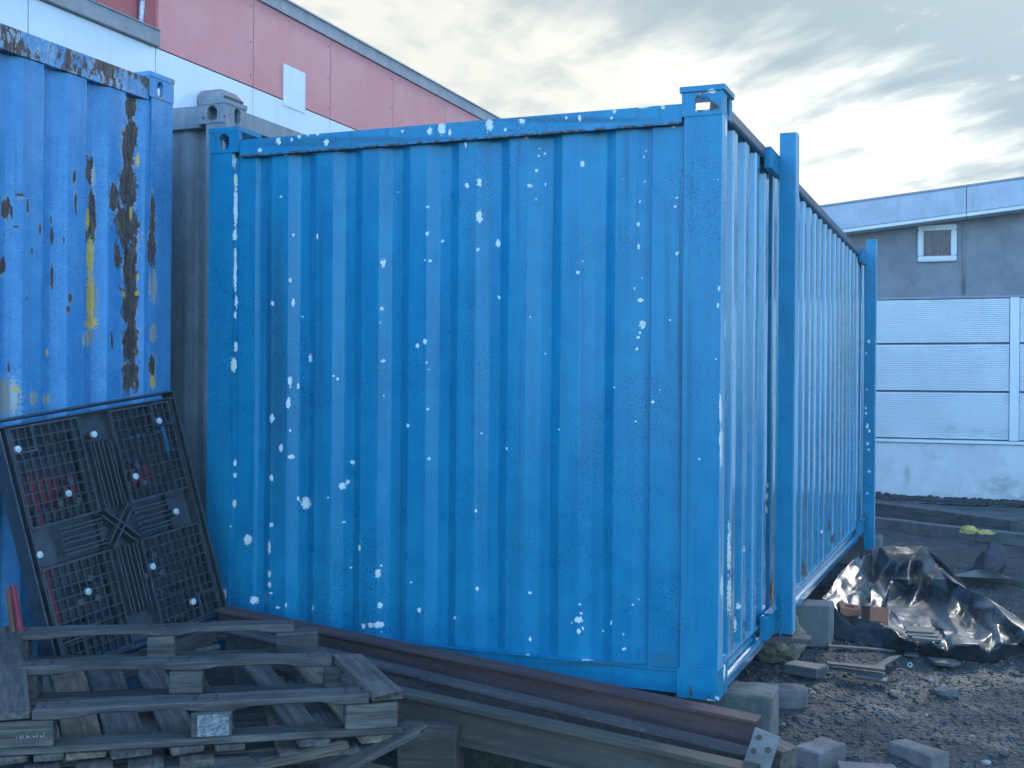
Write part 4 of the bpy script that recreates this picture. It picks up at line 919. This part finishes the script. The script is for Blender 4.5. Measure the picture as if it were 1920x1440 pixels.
# ------------------------------------------------------------------ black tarpaulin, crumpled into a nest with a raised rim
def tarp():
    from mathutils.geometry import delaunay_2d_cdt
    # fold points of the sheet: photo pixel and height above the ground
    C = [(1611,1046,.30),(1625,1034,.34),(1633,1029,.35),(1651,1026,.36),(1683,1026,.36),(1690,1031,.33),(1736,1023,.37),(1750,1044,.28),(1764,1063,.20),
         (1637,1067,.10),(1651,1083,.06),(1675,1079,.06),(1716,1075,.08),(1668,1050,.22),(1705,1052,.20),(1730,1050,.24),
         (1673,1086,.10),(1700,1083,.13),(1730,1076,.20),(1756,1066,.25),(1766,1069,.24),(1776,1087,.18),(1748,1090,.15),(1726,1103,.05),
         (1782,1090,.20),(1800,1097,.21),(1817,1104,.20),(1849,1120,.20),(1867,1135,.20),(1892,1162,.17),(1920,1180,.14),(1968,1202,.10),
         (1776,1111,.08),(1795,1125,.09),(1813,1139,.06),(1829,1162,.05),(1837,1172,.05),(1850,1165,.10),(1842,1142,.14),(1868,1172,.11),(1900,1190,.08),
         (1639,1089,.04),(1663,1131,.03),(1700,1112,.015),(1738,1147,.015),(1778,1162,.03),(1745,1125,.015),(1800,1160,.03),(1700,1140,.02),(1680,1155,.04),
         (1599,1049,.42),(1591,1061,.38),(1575,1080,.32),(1560,1097,.28),(1542,1122,.21),(1560,1129,.19),(1574,1156,.10),(1625,1079,.20),(1615,1061,.33),(1606,1085,.27),(1596,1110,.20),
         (1635,1097,.12),(1659,1129,.06),(1585,1131,.14),(1612,1118,.13),(1622,1100,.17),(1630,1130,.07),(1580,1100,.26),
         (1590,1159,.09),(1609,1161,.10),(1630,1166,.095),(1651,1172,.10),(1667,1179,.10),(1690,1197,.09),(1712,1203,.09),(1748,1207,.095),(1790,1209,.10),(1833,1210,.10),(1877,1205,.11),(1920,1199,.12),(1970,1200,.11),
         (1700,1183,.03),(1735,1192,.025),(1760,1188,.03),(1770,1178,.08),(1772,1200,.07),(1800,1190,.075),(1830,1196,.06),(1860,1190,.085),(1820,1178,.05),(1640,1150,.05),(1670,1165,.05),(1745,1170,.03),(1720,1168,.03),
         (1562,1194,.003),(1590,1199,.003),(1625,1209,.003),(1659,1217,.003),(1700,1223,.003),(1740,1230,.003),(1800,1236,.003),(1850,1240,.003),(1884,1238,.003),(1935,1222,.003),(1985,1212,.003),
         (1600,1180,.05),(1680,1208,.05),(1780,1223,.05),(1860,1225,.05),(1720,1214,.05),(1635,1188,.05),(1905,1212,.06)]
    res = delaunay_2d_cdt([Vector((a, b_)) for a, b_, z in C], [], [], 0, 1e-4)
    rr = random.Random(4)
    P = [at_z(a, b_, z if z < 0.13 else 0.13+(z-0.13)*0.5) for a, b_, z in C]
    bm = bmesh.new(); vs = [bm.verts.new(p) for p in P]; bm.verts.ensure_lookup_table()
    idx = [o[0] if o else None for o in res[3]]
    for f in res[2]:
        t = [idx[i] for i in f]
        if None in t or len(set(t)) < 3: continue
        q = [P[i] for i in t]
        if max((q[0]-q[1]).length, (q[1]-q[2]).length, (q[2]-q[0]).length) > 1.6: continue
        bm.faces.new([vs[i] for i in t])
    bmesh.ops.subdivide_edges(bm, edges=list(bm.edges), cuts=1, use_grid_fill=True)
    for v in bm.verts:
        if v.co.z > 0.02: v.co += mnoise.noise_vector(v.co*6.0)*0.026
    bmesh.ops.triangulate(bm, faces=list(bm.faces)); bmesh.ops.recalc_face_normals(bm, faces=bm.faces)
    cl_ = bm.edges.layers.float.new('crease_edge')
    for e in bm.edges: e[cl_] = 0.92 if rr.random() < 0.5 else 0.1
    me = bpy.data.meshes.new('tarpaulin'); bm.to_mesh(me); bm.free()
    o = link('tarpaulin', me, M_TARP, None, smooth=True); recentre(o)
    tag(o, 'crumpled black plastic tarpaulin heaped into a hollow beside the container', 'tarpaulin')
    sb = o.modifiers.new('sub', 'SUBSURF'); sb.levels = 3; sb.render_levels = 3
    tx = bpy.data.textures.new('crinkle', 'CLOUDS'); tx.noise_scale = 0.10; tx.noise_depth = 2
    dm = o.modifiers.new('crinkle', 'DISPLACE'); dm.texture = tx; dm.strength = 0.010; dm.mid_level = 0.5; dm.texture_coords = 'LOCAL'
    so = o.modifiers.new('th', 'SOLIDIFY'); so.thickness = 0.003
TC = tarp()
def hollow_brick(label, px, py, y, rot, tilt):
    p = at_y(px, py, y)
    mb = MB(); M = Matrix.Identity(4)
    plate_hole(mb, 0.115, 0.12, 0.16, 0.062, 0.062, Matrix.Rotation(math.pi/2, 4, 'X'), n=24)
    o = link('hollow_brick', mb.mesh('hollow_brick'), M_TERRA, None, (p.x, p.y, p.z-0.08)); o.rotation_euler = (tilt, 0.1, rot)
    tag(o, label, 'brick', 'terracotta bricks inside the tarpaulin')
hollow_brick('orange terracotta hollow brick in the tarpaulin, standing upright, the right one of the pair', 1640, 1138, 2.72, 0.5, -0.15)
hollow_brick('orange terracotta hollow brick in the tarpaulin, half covered, the left one of the pair', 1590, 1136, 2.80, 0.2, 0.1)
tarp_slates = (((1700, 1178), (1752, 1181), 2.42, 'topmost'), ((1703, 1185), (1760, 1188), 2.36, 'second'), ((1712, 1191), (1765, 1195), 2.30, 'third'))
for (a, b_, y, which) in tarp_slates:
    p0, p1 = at_y(a[0], a[1], y), at_y(b_[0], b_[1], y)
    o = plank('roof_slate', p0, p1, 0.16, 0.014, M_SLATE, jit=0.002); tag(o, '%s of the three flat slates stacked inside the tarpaulin' % which, 'slate', 'slates inside the tarpaulin')
# strip of timber and plastic scrap behind the tarpaulin, dark bundle
p0, p1 = at_z(1745, 1071, 0.05), at_z(1990, 1096, 0.05)
o = plank('timber_batten', p0, p1, 0.07, 0.06, M_WOODD); tag(o, 'long dark batten lying on the ground behind the tarpaulin', 'batten')
shard('plastic_scrap', 'flattened dark plastic scrap lying against the long batten', [(1778, 1081), (1838, 1069), (1862, 1074), (1900, 1088), (1850, 1086)], 0.075, 0.010, M_TARP, 'plastic', 0.02)
def bundle():
    p = at_z(1852, 1070, 0.03); H = 0.30; n = 40; m = 22; V = np.zeros((n+1, m, 3))
    for i in range(n+1):
        a = 2*math.pi*i/n
        for j in range(m):
            q = j/(m-1); r = 0.135*(1-q**1.6*0.80)+0.012*math.sin(3*a+q*3)
            if q > 0.93: r *= math.sqrt(max(0, (1-q)/0.07))
            P = Vector((math.cos(a)*r*1.0+0.055*q, math.sin(a)*r*0.7, H*q)); P += mnoise.noise_vector(P*14)*0.022*(1 if j else 0)
            if j < 6: P.x -= 0.03*(6-j)/6
            V[i, j] = P
    V[n] = V[0]
    o = link('plastic_bundle', grid_np(V, 'plastic_bundle'), M_GAP, None, (p.x, p.y, -0.005)); tag(o, 'small upright dark plastic bundle standing alone behind the tarpaulin', 'bundle')
bundle()

# ------------------------------------------------------------------ steel beams in front of the container
def ibeam_mesh(L, h, w, t=0.012, name='beam', rnd=True):
    """H section along local x, top at z=0, centred on y"""
    k = t*0.9
    pr = [(-w/2, 0), (w/2, 0), (w/2, -t), (k, -t*1.4), (k, -h+t*1.4), (w/2, -h+t), (w/2, -h), (-w/2, -h), (-w/2, -h+t), (-k, -h+t*1.4), (-k, -t*1.4), (-w/2, -t)]
    nx = 40; v = []; f = []; n = len(pr); sd = rng.random()*30
    for i in range(nx+1):
        x = L*i/nx; jz = 0.0015*mnoise.noise(Vector((x*2, sd, 0)))
        for p in pr: v.append((x, p[0], p[1]+jz))
    for i in range(nx):
        for j in range(n): f.append((i*n+j, (i+1)*n+j, (i+1)*n+(j+1) % n, i*n+(j+1) % n))
    f.append(tuple(range(n))); f.append(tuple(nx*n+j for j in reversed(range(n))))
    me = pyd(name, v, f); bm = bmesh.new(); bm.from_mesh(me); bmesh.ops.recalc_face_normals(bm, faces=bm.faces)
    bmesh.ops.bevel(bm, geom=[e for e in bm.edges if abs((e.verts[0].co-e.verts[1].co).x) > 1e-4 and e.calc_face_angle(0) > 0.6], offset=0.0025, segments=2, affect='EDGES')
    bm.to_mesh(me); bm.free(); return me
def beam(label, name, L0, L1, h, w, mat, t=0.012):
    a, b_ = Vector(L0), Vector(L1)
    o = link(name, ibeam_mesh((b_-a).length, h, w, t, name), mat, None, a, frame_q(b_-a)); return tag(o, label, 'beam')
A1, B1 = at_y(415, 1139, -0.19), at_y(1424, 1347, -0.30)
beam('long rust-brown steel H-beam lying nearest to the container', 'steel_beam', A1, B1, 0.125, 0.10, M_RUST)
A2, B2 = at_y(430, 1177, -0.42), at_y(1408, 1408, -0.44)
beam('dark weathered steel beam lying in the middle of the three', 'steel_beam', A2, B2, 0.115, 0.09, M_RUSTD)
A3, B3 = at_y(560, 1251, -0.60), at_y(1415, 1439, -0.60)
beam('ochre-brown flaking steel beam, nearest of the three in front of the container', 'steel_beam', A3, B3, 0.145, 0.09, M_RUSTY, 0.016)
# things the beams rest on
solid('timber_bearer', 'stubby timber bearer under the left ends of the steel beams', 'bearer', (0.16, 0.46, 0.31), (-1.95, -0.33, 0.0), 0, M_WOODD)
solid('timber_bearer', 'low timber bearer under the left end of the ochre-brown beam', 'bearer', (0.14, 0.16, 0.190), (-1.45, -0.60, 0.0), 0, M_WOODD)
solid('timber_bearer', 'timber bearer under the right end of the rust-brown beam', 'bearer', (0.12, 0.13, 0.152), (-0.02, -0.31, 0.0), 0, M_WOODD)
solid('timber_bearer', 'thin timber bearer under the right end of the middle steel beam', 'bearer', (0.12, 0.09, 0.090), (-0.02, -0.445, 0.0), 0, M_WOODD)
solid('timber_bearer', 'flat timber bearer under the right end of the ochre-brown beam', 'bearer', (0.12, 0.10, 0.054), (-0.02, -0.59, 0.0), 0, M_WOODD)
def end_plate():
    c = at_y(1427, 1412, -0.52); r = thing('splice_plate', 'worn steel splice plate with four dark bolts at the right end of the beams', 'plate', (c.x, c.y, c.z-0.09))
    q = Matrix.Rotation(0.28, 4, 'Y')@Matrix.Rotation(-0.25, 4, 'X')
    mb = MB(); mb.box(-0.046, 0.046, -0.008, 0.008, -0.075, 0.075)
    me = mb.mesh('plate', 0.003, jit=0.001); me.transform(Matrix.Translation(c)@q); link('plate', me, M_PLATE, r)
    for (u, v) in ((-0.022, 0.048), (0.020, 0.020), (-0.026, -0.002), (0.004, -0.045)):
        mb = MB(); mb.tube((u, -0.020, v), (u, -0.0082, v), 0.010, 6); me = mb.mesh('bolt', 0.001); me.transform(Matrix.Translation(c)@q); link('bolt', me, M_BOLT, r)
    mb = MB(); mb.box(-0.03, 0.03, 0.0085, 0.07, -0.074, -0.06); me = mb.mesh('lug'); me.transform(Matrix.Translation(c)@q); link('lug', me, M_PLATE, r)
    mb = MB(); mb.box(-0.046, -0.034, 0.0085, 0.05, -0.16, 0.07); me = mb.mesh('lug'); me.transform(Matrix.Translation(c)@q); link('lug', me, M_PLATE, r)
end_plate()
p0, p1 = at_y(1432, 1380, -0.34), at_y(1482, 1405, -0.40)
o = plank('timber_offcut', p0, p1, 0.10, 0.235, M_WOODB, jit=0.003); tag(o, 'short brown timber offcut standing behind the bolted steel plate', 'timber')

# ------------------------------------------------------------------ wooden pallets
PAL = {3: (at_z(60, 1332, 0.490), at_z(693, 1301, 0.490)), 2: (at_z(40, 1250, 0.523), at_z(620, 1233, 0.523)), 1: (at_z(30, 1186, 0.552), at_z(553, 1170, 0.552))}
def upturned_pallet():
    a3, b3 = PAL[3]; a1 = PAL[1][0]
    base = (a3+b3+PAL[1][0]+PAL[1][1])/4
    r = thing('wooden_pallet', 'broken wooden pallet lying upside down on top of the pile, runners upward', 'pallet', (base.x, base.y, 0.36))
    dd = (b3-a3).normalized(); nn = Vector((-dd.y, dd.x, 0)).normalized()
    skew = (PAL[1][0]-PAL[3][0]); skew.z = 0; sk = skew.normalized()
    T, B, S, D = 0.032, 0.078, 0.022, 0.020
    for k in (3, 2, 1):
        a, b_ = PAL[k]; d = (b_-a).normalized(); L = (b_-a).length; c = nn*0.05
        nt = [(L*0.30, L*0.19, 0.012), (L*0.74, L*0.16, 0.012)]
        plank('runner', a+c, b_+c, 0.10, T, M_WOOD, r, notch=nt, jit=0.004, wane=0.06, ends=0.02)
        zt = Vector((0, 0, -T-0.0008))
        spots = {3: (-0.105, L*0.455, L-0.075), 2: (-0.10, L*0.47, L-0.02), 1: (-0.09, L*0.46, L-0.07)}[k]
        for i, s in enumerate(spots):
            w = {3: (0.165, 0.125, 0.165), 2: (0.15, 0.11, 0.06), 1: (0.13, 0.10, 0.16)}[k][i]
            mb = MB(); mb.box(0, w, -0.05, 0.05, -B, 0)
            blk = link('block', mb.mesh('block', 0.004, 1, 0.002, 2), M_WOOD, r, a+c+d*s+zt, frame_q(d))
            if k == 3 and i == 0:            # faded stencil on the block face
                mb = MB(); rr = random.Random(4)
                for q in range(9):
                    x0 = 0.062+q*0.0095; hgt = rr.choice((0.007, 0.010, 0.013))
                    mb.box(x0, x0+0.0016, -0.0535, -0.0525, -0.048, -0.048+hgt)
                    if q % 2: mb.box(x0, x0+0.006, -0.0535, -0.0525, -0.049+hgt*rr.random(), -0.0475+hgt*0.5)
                me = mb.mesh('stencil_mark'); st = link('stencil_mark', me, M_INK, r, a+c+d*s+zt, frame_q(d))
            if k == 3 and i == 1:            # scuffed film label
                n = 12; v = []; f = []
                for ii in range(n+1):
                    for jj in range(n+1): v.append((0.02+0.095*ii/n, -0.0545-0.003*abs(mnoise.noise(Vector((ii*0.6, jj*0.6, 2)))), -0.072+0.066*jj/n))
                for ii in range(n):
                    for jj in range(n): f.append((ii*(n+1)+jj, (ii+1)*(n+1)+jj, (ii+1)*(n+1)+jj+1, ii*(n+1)+jj+1))
                link('film_label', pyd('film_label', v, f), M_FILM, r, a+c+d*s+zt, frame_q(d))
        zs = Vector((0, 0, -T-B-0.0016))
        plank('stringer', a+c-d*0.10+zs, b_+c+d*0.10+zs, 0.10, S, M_WOOD, r, jit=0.003, ends=0.02)
    for k in (3, 2, 1):
        a, b_ = PAL[k]; d = (b_-a).normalized()
        for s_ in (0.03, 0.09, 0.47, 0.53, 0.93, 0.98):
            for o_ in (0.03, 0.07):
                q = a.lerp(b_, s_)+nn*o_; mb = MB(); mb.tube((q.x, q.y, q.z-0.004), (q.x, q.y, q.z+0.0025), 0.0045, 7); link('nail', mb.mesh('nail'), M_BOLT, r)
    # deck boards, underneath, running away from the viewer
    up3 = PAL[3][0]; lo = Vector((0, 0, -T-B-S-0.0026))
    L = (b3-a3).length
    for (f0, f1, m) in ((-0.11, -0.01, 0), (0.005, 0.09, 1), (0.095, 0.215, 0), (0.222, 0.345, 1), (0.395, 0.50, 1), (0.53, 0.62, 0), (0.78, 0.88, 1), (0.97, 1.08, 0)):
        fm = (f0+f1)/2; w = (f1-f0)*L*0.96
        p = PAL[3][0].lerp(PAL[3][1], fm)+lo; q = PAL[1][0].lerp(PAL[1][1], fm)+nn*0.11+lo
        plank('deck_board', p, q, w, D, (M_WOODB, M_WOOD)[m], r, jit=0.002, ends=0.015)
    # cross boards at the ends, level with the runners
    p = at_z(28, 1350, 0.490); e = (PAL[1][0]-dd*0.07); w = 0.13
    plank('cross_board', PAL[3][0]-dd*0.072-nn*0.0, PAL[1][0]-dd*0.072+nn*0.12, 0.135, 0.024, M_WOOD, r, jit=0.003, ends=0.015)
    plank('cross_board', PAL[3][1]+dd*0.062-nn*0.0, PAL[2][1]+dd*0.062+nn*0.04, 0.105, 0.026, M_WOOD, r, jit=0.003, ends=0.03)
upturned_pallet()

def flat_pallet(label, loc, rot, L=1.0, Wd=1.0, mats=(M_WOOD, M_WOODB)):
    r = thing('wooden_pallet', label, 'pallet', loc); r.rotation_euler = (0, 0, rot)
    def lk(name, me, m, l, q=None):
        o = bpy.data.objects.new(name, me); COL.objects.link(o); me.materials.append(m); o.parent = r; o.location = l
        if q: o.rotation_euler = (0, 0, q)
    for i in range(3):
        y = -Wd/2+0.06+i*(Wd-0.12)/2
        lk('runner', board_mesh(L, 0.10, 0.02, 'runner'), mats[0], (-L/2, y, 0.021))
        for x in (-L/2+0.07, 0, L/2-0.07):
            mb = MB(); mb.box(-0.06, 0.06, -0.045, 0.045, 0.0215, 0.0975); lk('block', mb.mesh('block', 0.004, jit=0.002, cuts=1), mats[0], (x, y, 0))
        lk('stringer', board_mesh(L, 0.10, 0.02, 'stringer'), mats[0], (-L/2, y, 0.118))
    for i in range(7):
        x = -L/2+0.055+i*(L-0.11)/6
        if i == 4: continue
        lk('deck_board', board_mesh(Wd*rng.uniform(0.93, 1.0), 0.105, 0.02, 'deck_board'), mats[i % 2], (x, -Wd/2, 0.139), math.pi/2)
    return r
_c = (PAL[3][0]+PAL[3][1]+PAL[1][0]+PAL[1][1])/4
_d = PAL[3][1]-PAL[3][0]; _rot = math.atan2(_d.y, _d.x)
flat_pallet('weathered wooden pallet in the middle of the pile, almost hidden under the upturned one', (_c.x+0.02, _c.y+0.05, 0.186), _rot+0.06)
flat_pallet('bottom wooden pallet of the pile, standing on the ground', (_c.x-0.01, _c.y+0.02, 0.03), _rot-0.03)
def loose(name, label, a, b_, w, t, mat=M_WOOD, cat='board', up=(0, 0, 1), **kw):
    o = plank(name, a, b_, w, t, mat, None, up, **kw); return tag(o, label, cat)
loose('broken_board', 'pale splintered board poking out under the upturned pallet at the bottom edge', at_z(470, 1432, 0.30), at_z(640, 1395, 0.34), 0.06, 0.016, M_WOODB, ends=0.05, jit=0.006, wane=0.3)
loose('broken_board', 'dark slanting board sticking out to the right below the upturned pallet', at_z(600, 1452, 0.27), at_z(778, 1357, 0.375), 0.11, 0.02, M_WOODD, ends=0.06)
loose('broken_board', 'brown board lying lowest at the bottom edge under the slanting board', at_z(640, 1428, 0.21), at_z(760, 1456, 0.20), 0.10, 0.022, M_WOODB)
loose('broken_board', 'grey board end at the bottom edge left of the splintered board', at_z(400, 1436, 0.31), at_z(478, 1424, 0.31), 0.16, 0.02, M_WOOD, ends=0.03)
solid('timber_block', 'large dark timber block at the bottom edge under the slanting board', 'timber', (0.22, 0.18, 0.215), at_z(738, 1500, 0.0)+Vector((0.02, 0.26, -0.005)), _rot-0.35, M_WOODD, 0.005, 0.003)

# ------------------------------------------------------------------ black plastic pallet leaning on the pale container
def plastic_pallet():
    TR = at_x(325, 731, -2.46); TL = at_x(-8, 787, -2.60); BR = at_y(401, 1150, -0.215)
    u = (TR-TL).normalized(); v = (BR-TR); v = (v-u*v.dot(u)).normalized(); w = v.cross(u)            # w points to the viewer
    if w.dot(CAM-TR) < 0: w = -w
    U, V = (TR-TL).length, 1.06
    low = min((TL+v*V).z, (TR+v*V).z)
    r = thing('plastic_pallet', 'black plastic grid pallet with pale round pads leaning on the pale blue container', 'pallet', (TL.x, TL.y, low))
    Mx = Matrix((( -u.x, v.x, w.x, TR.x), (-u.y, v.y, w.y, TR.y), (-u.z, v.z, w.z, TR.z), (0, 0, 0, 1)))       # x runs left from the top right corner, y down, z to the viewer
    def put(name, mb, mat=M_BLACKP, bev=0.0, sm=False):
        me = mb.mesh(name, bev); me.transform(Mx)
        bm = bmesh.new(); bm.from_mesh(me); bmesh.ops.recalc_face_normals(bm, faces=bm.faces); bm.to_mesh(me); bm.free()
        return link(name, me, mat, r)
    Dp = 0.024
    mb = MB(); t = 0.008
    for (y0, y1) in ((0, t), (V-t, V)): mb.box(0, U, y0, y1, -0.075, 0)
    for (x0, x1) in ((0, t), (U-t, U)): mb.box(x0, x1, t+0.0005, V-t-0.0005, -0.075, -0.0005)
    for (y0, y1) in ((0.030, 0.036), (V-0.036, V-0.030)): mb.box(t, U-t, y0, y1, -0.06, -0.001)
    for (x0, x1) in ((0.030, 0.036), (U-0.036, U-0.030)): mb.box(x0, x1, 0.0365, V-0.0365, -0.06, -0.0015)
    put('frame', mb)
    for i, (x0, y0, sx, sy) in enumerate(((0.04, 0.04, 1, 1), (U-0.04, 0.04, -1, 1), (0.04, V-0.04, 1, -1), (U-0.04, V-0.04, -1, -1))):
        mb = MB(); c = 0.11
        xa, xb = sorted((x0, x0+sx*c)); ya, yb = sorted((y0, y0+sy*c))
        mb.box(xa, xb, ya, yb, -0.062, -0.045)
        xi = x0+sx*c; yi = y0+sy*c
        mb.box(min(xi, xi-sx*0.008), max(xi, xi-sx*0.008), ya, yb, -0.0445, -0.002); mb.box(xa, xb, min(yi, yi-sy*0.008), max(yi, yi-sy*0.008), -0.0445, -0.0025)
        put('corner_pocket', mb)
    # ribs of the four grid fields and of the central cross
    mb = MB(); cw = 0.085
    xs0, xs1 = [(0.045, U/2-cw), (U/2+cw, U-0.045)], [(0.045, V/2-cw), (V/2+cw, V-0.045)]
    rr = random.Random(2)
    for (xa, xb) in xs0:
        for (ya, yb) in xs1:
            n = 9
            for i in range(n+1):
                k = 0.0040 if i not in (0, n) else 0.008
                x = xa+(xb-xa)*i/n+rr.uniform(-.002, .002); mb.box(x-k/2, x+k/2, ya, yb, -Dp, -0.004)
                y = ya+(yb-ya)*i/n+rr.uniform(-.002, .002); mb.box(xa, xb, y-k/2, y+k/2, -Dp+0.001, -0.005)
    put('grid_ribs', mb)
    mb = MB()
    for k in (-0.052, -0.036, -0.010, 0.010, 0.036, 0.052):
        for (a, b_) in ((0.16, V/2-cw), (V/2+cw, V-0.16)): mb.box(U/2+k-0.003, U/2+k+0.003, a, b_, -Dp, -0.003)
        for (a, b_) in ((0.16, U/2-cw), (U/2+cw, U-0.16)): mb.box(a, b_, V/2+k-0.003, V/2+k+0.003, -Dp, -0.0035)
    for (xa, xb, ya, yb) in ((U/2-cw, U/2+cw, 0.045, 0.155), (U/2-cw, U/2+cw, V-0.155, V-0.045), (0.045, 0.155, V/2-cw, V/2+cw), (U-0.155, U-0.045, V/2-cw, V/2+cw)):
        mb.box(xa, xb, ya, yb, -0.062, -0.046)
    mb.box(U/2-cw+0.006, U/2+cw-0.006, 0.16, V-0.16, -0.075, -0.070); mb.box(0.16, U/2-cw+0.005, V/2-cw+0.006, V/2+cw-0.006, -0.075, -0.070); mb.box(U/2+cw-0.005, U-0.16, V/2-cw+0.006, V/2+cw-0.006, -0.075, -0.070)
    put('cross_ribs', mb)
    mb = MB(); mb.box(U/2-cw+0.004, U/2+cw-0.004, V/2-cw+0.004, V/2+cw-0.004, -0.06, -0.05)
    me = None
    for s in (1, -1):
        for off in (-0.014, 0.014):
            q = Matrix.Rotation(s*math.pi/4, 4, 'Z'); bb = MB(); bb.box(-0.105, 0.105, off-0.0035, off+0.0035, -0.0495-0.0003*s, -0.003-0.0004*s)
            mb.add([Matrix.Translation((U/2, V/2, 0))@q@Vector(p) for p in bb.v], bb.f)
    put('hub', mb)
    # gussets where the fields meet, as small plates
    Mi = Mx.inverted(); nrm = w
    pads = [(34, 842), (177, 814), (299, 789), (129, 925), (255, 893), (75, 1040), (331, 959), (287, 1062), (166, 1109), (363, 1128)]
    for (px, py) in pads:
        d = ray(px, py); t_ = (TR-CAM).dot(nrm)/d.dot(nrm); q = Mi@(CAM+d*t_)
        mb = MB(); mb.tube((q.x, q.y, -0.010), (q.x, q.y, 0.002), 0.0135, 16); mb.tube((q.x, q.y, 0.002), (q.x, q.y, 0.005), 0.009, 12, 0.004)
        pad = put('pad', mb, M_WASHER)
        mb = MB(); mb.tube((q.x, q.y, -0.05), (q.x, q.y, -0.0105), 0.017, 12); put('pad_seat', mb)
        for ang in (0.6, 2.4, 4.2):
            x, y = q.x+0.055*math.cos(ang), q.y+0.055*math.sin(ang)
            if 0.05 < x < U-0.05 and 0.05 < y < V-0.05 and px in (129, 255, 287, 166):
                mb = MB(); mb.tube((x, y, -0.04), (x, y, -0.0035), 0.014, 10); put('boss', mb)
    # open deck on the far side
    mb = MB()
    for i in range(3):
        y = 0.05+(V-0.16)*i/2; mb.box(t+0.0005, U-t-0.0005, y, y+0.05, -0.0745, -0.066)
    put('rear_slats', mb)
    return TL, TR, u, v, w
_pp = plastic_pallet()
def backing_pallet():
    TL, TR, u, v, w = _pp; U = (TR-TL).length; O = TL-w*0.10+u*0.05
    r = thing('plastic_pallet', 'second black plastic pallet behind the first, only glimpsed through its grid', 'pallet', (O.x, O.y, (O+v*1.0).z))
    for i in range(7):
        p = O+v*(0.03+0.14*i+0.066); plank('slat', p, p+u*(U-0.09), 0.128, 0.02, M_BLACKP, r, up=w, jit=0.001, ends=0.002)
    for k in (0.0, (U-0.15)/2, U-0.15):
        p = O+u*(k+0.03)-w*0.021+v*0.03; plank('bearer', p, p+v*0.96, 0.06, 0.02, M_BLACKP, r, up=w, jit=0.001, ends=0.002)
backing_pallet()
def pallet_prop():
    TL, TR, u, v, w = _pp; a, b_ = TL+v*1.064-w*0.03+u*0.02, TR+v*1.064-w*0.03-u*0.05
    o = plank('timber_prop', a, b_, 0.11, 0.07, M_WOODD, None); tag(o, 'dark timber under the foot of the black plastic pallet', 'timber')
    for k, lab in ((0.15, 'dark rubble block holding up the near end of the timber under the plastic pallet'), (0.85, 'dark rubble block holding up the far end of the timber under the plastic pallet')):
        p = a.lerp(b_, k); solid('rubble_block', lab, 'block', (0.14, 0.16, p.z-0.068), (p.x, p.y, -0.002), math.atan2((b_-a).y, (b_-a).x), M_BLOCK, 0.01, 0.004)
pallet_prop()
def red_barrier():
    TL, TR, u, v, w = _pp
    r = thing('red_barrier', 'red plastic barrier half hidden behind the black plastic pallet', 'barrier', (TL.x, TL.y+0.5, 0.0))
    def bar(name, a, b_, wd):
        p0, p1 = [(lambda d: CAM+d*(((TR-w*0.084)-CAM).dot(w)/d.dot(w)))(ray(*q)) for q in (a, b_)]
        plank(name, p0, p1, 0.02, wd, M_REDPL, r, up=(v*-1) if abs((p1-p0).normalized().dot(v)) < 0.7 else tuple(u), jit=0.001, ends=0.001)
    bar('rail', (40, 903), (135, 885), 0.12); bar('rail', (222, 880), (272, 868), 0.10); bar('upright', (70, 885), (128, 1240), 0.045)
red_barrier()
for (a, b_, m, lab) in (((12, 1105), (26, 1215), M_ORANGE, 'thin orange-brown stick at the far left edge beside the plastic pallet'), ((20, 1098), (38, 1212), M_REDPL, 'thin red stick at the far left edge beside the plastic pallet')):
    p0, p1 = at_y(a[0], a[1], -1.25), at_y(b_[0], b_[1], -1.30)
    o = plank('stick', p1, p0, 0.022, 0.022, m, None, (0, -1, 0.1), jit=0.001); tag(o, lab, 'stick')

# ------------------------------------------------------------------ dry grass under the plank
def grass():
    rr = random.Random(9); v = []; f = []
    for k in range(420):
        px = rr.uniform(795, 1000); py = 1405+(px-795)*0.16+rr.uniform(-6, 40)
        p = at_z(px, py, 0.0); a = rr.uniform(0, 6.28); L = rr.uniform(0.04, 0.13); h = rr.uniform(0.02, 0.09); wd = 0.0014
        pts = []
        for i in range(4):
            t = i/3; pts.append(Vector((p.x+math.cos(a)*L*t, p.y+math.sin(a)*L*t*0.6, -0.005+h*math.sin(t*2.2))))
        n = Vector((-math.sin(a), math.cos(a), 0.5)).normalized()*wd; k0 = len(v)
        for i, q in enumerate(pts): v += [q-n*(1-i/3.3), q+n*(1-i/3.3)]
        for i in range(3): f.append((k0+2*i, k0+2*i+1, k0+2*i+3, k0+2*i+2))
    o = link('dry_grass', pyd('dry_grass', v, f), M_GRASS); tag(o, 'tuft of dry grass in front of the ochre-brown beam', 'grass', kind='stuff')
grass()

# ------------------------------------------------------------------ thin haze volume added to stand in for lens veil
def haze():
    mb = MB(); mb.box(-410, 410, -70, 710, -1.2, 8.6)
    m = bpy.data.materials.new('haze'); m.use_nodes = True; t = m.node_tree; t.nodes.clear(); g = NT(t)
    out = g.n('ShaderNodeOutputMaterial'); v = g.n('ShaderNodeVolumePrincipled'); v.inputs['Color'].default_value = (0.62, 0.83, 1.0, 1); v.inputs['Density'].default_value = HAZE; v.inputs['Anisotropy'].default_value = 0.0
    g.put(out.inputs['Volume'], v.outputs[0])
    o = link('haze', mb.mesh('haze'), m); tag(o, 'thin pale haze added over the yard to imitate lens veil', 'haze', kind='stuff')
HAZE = 0.0035
haze()
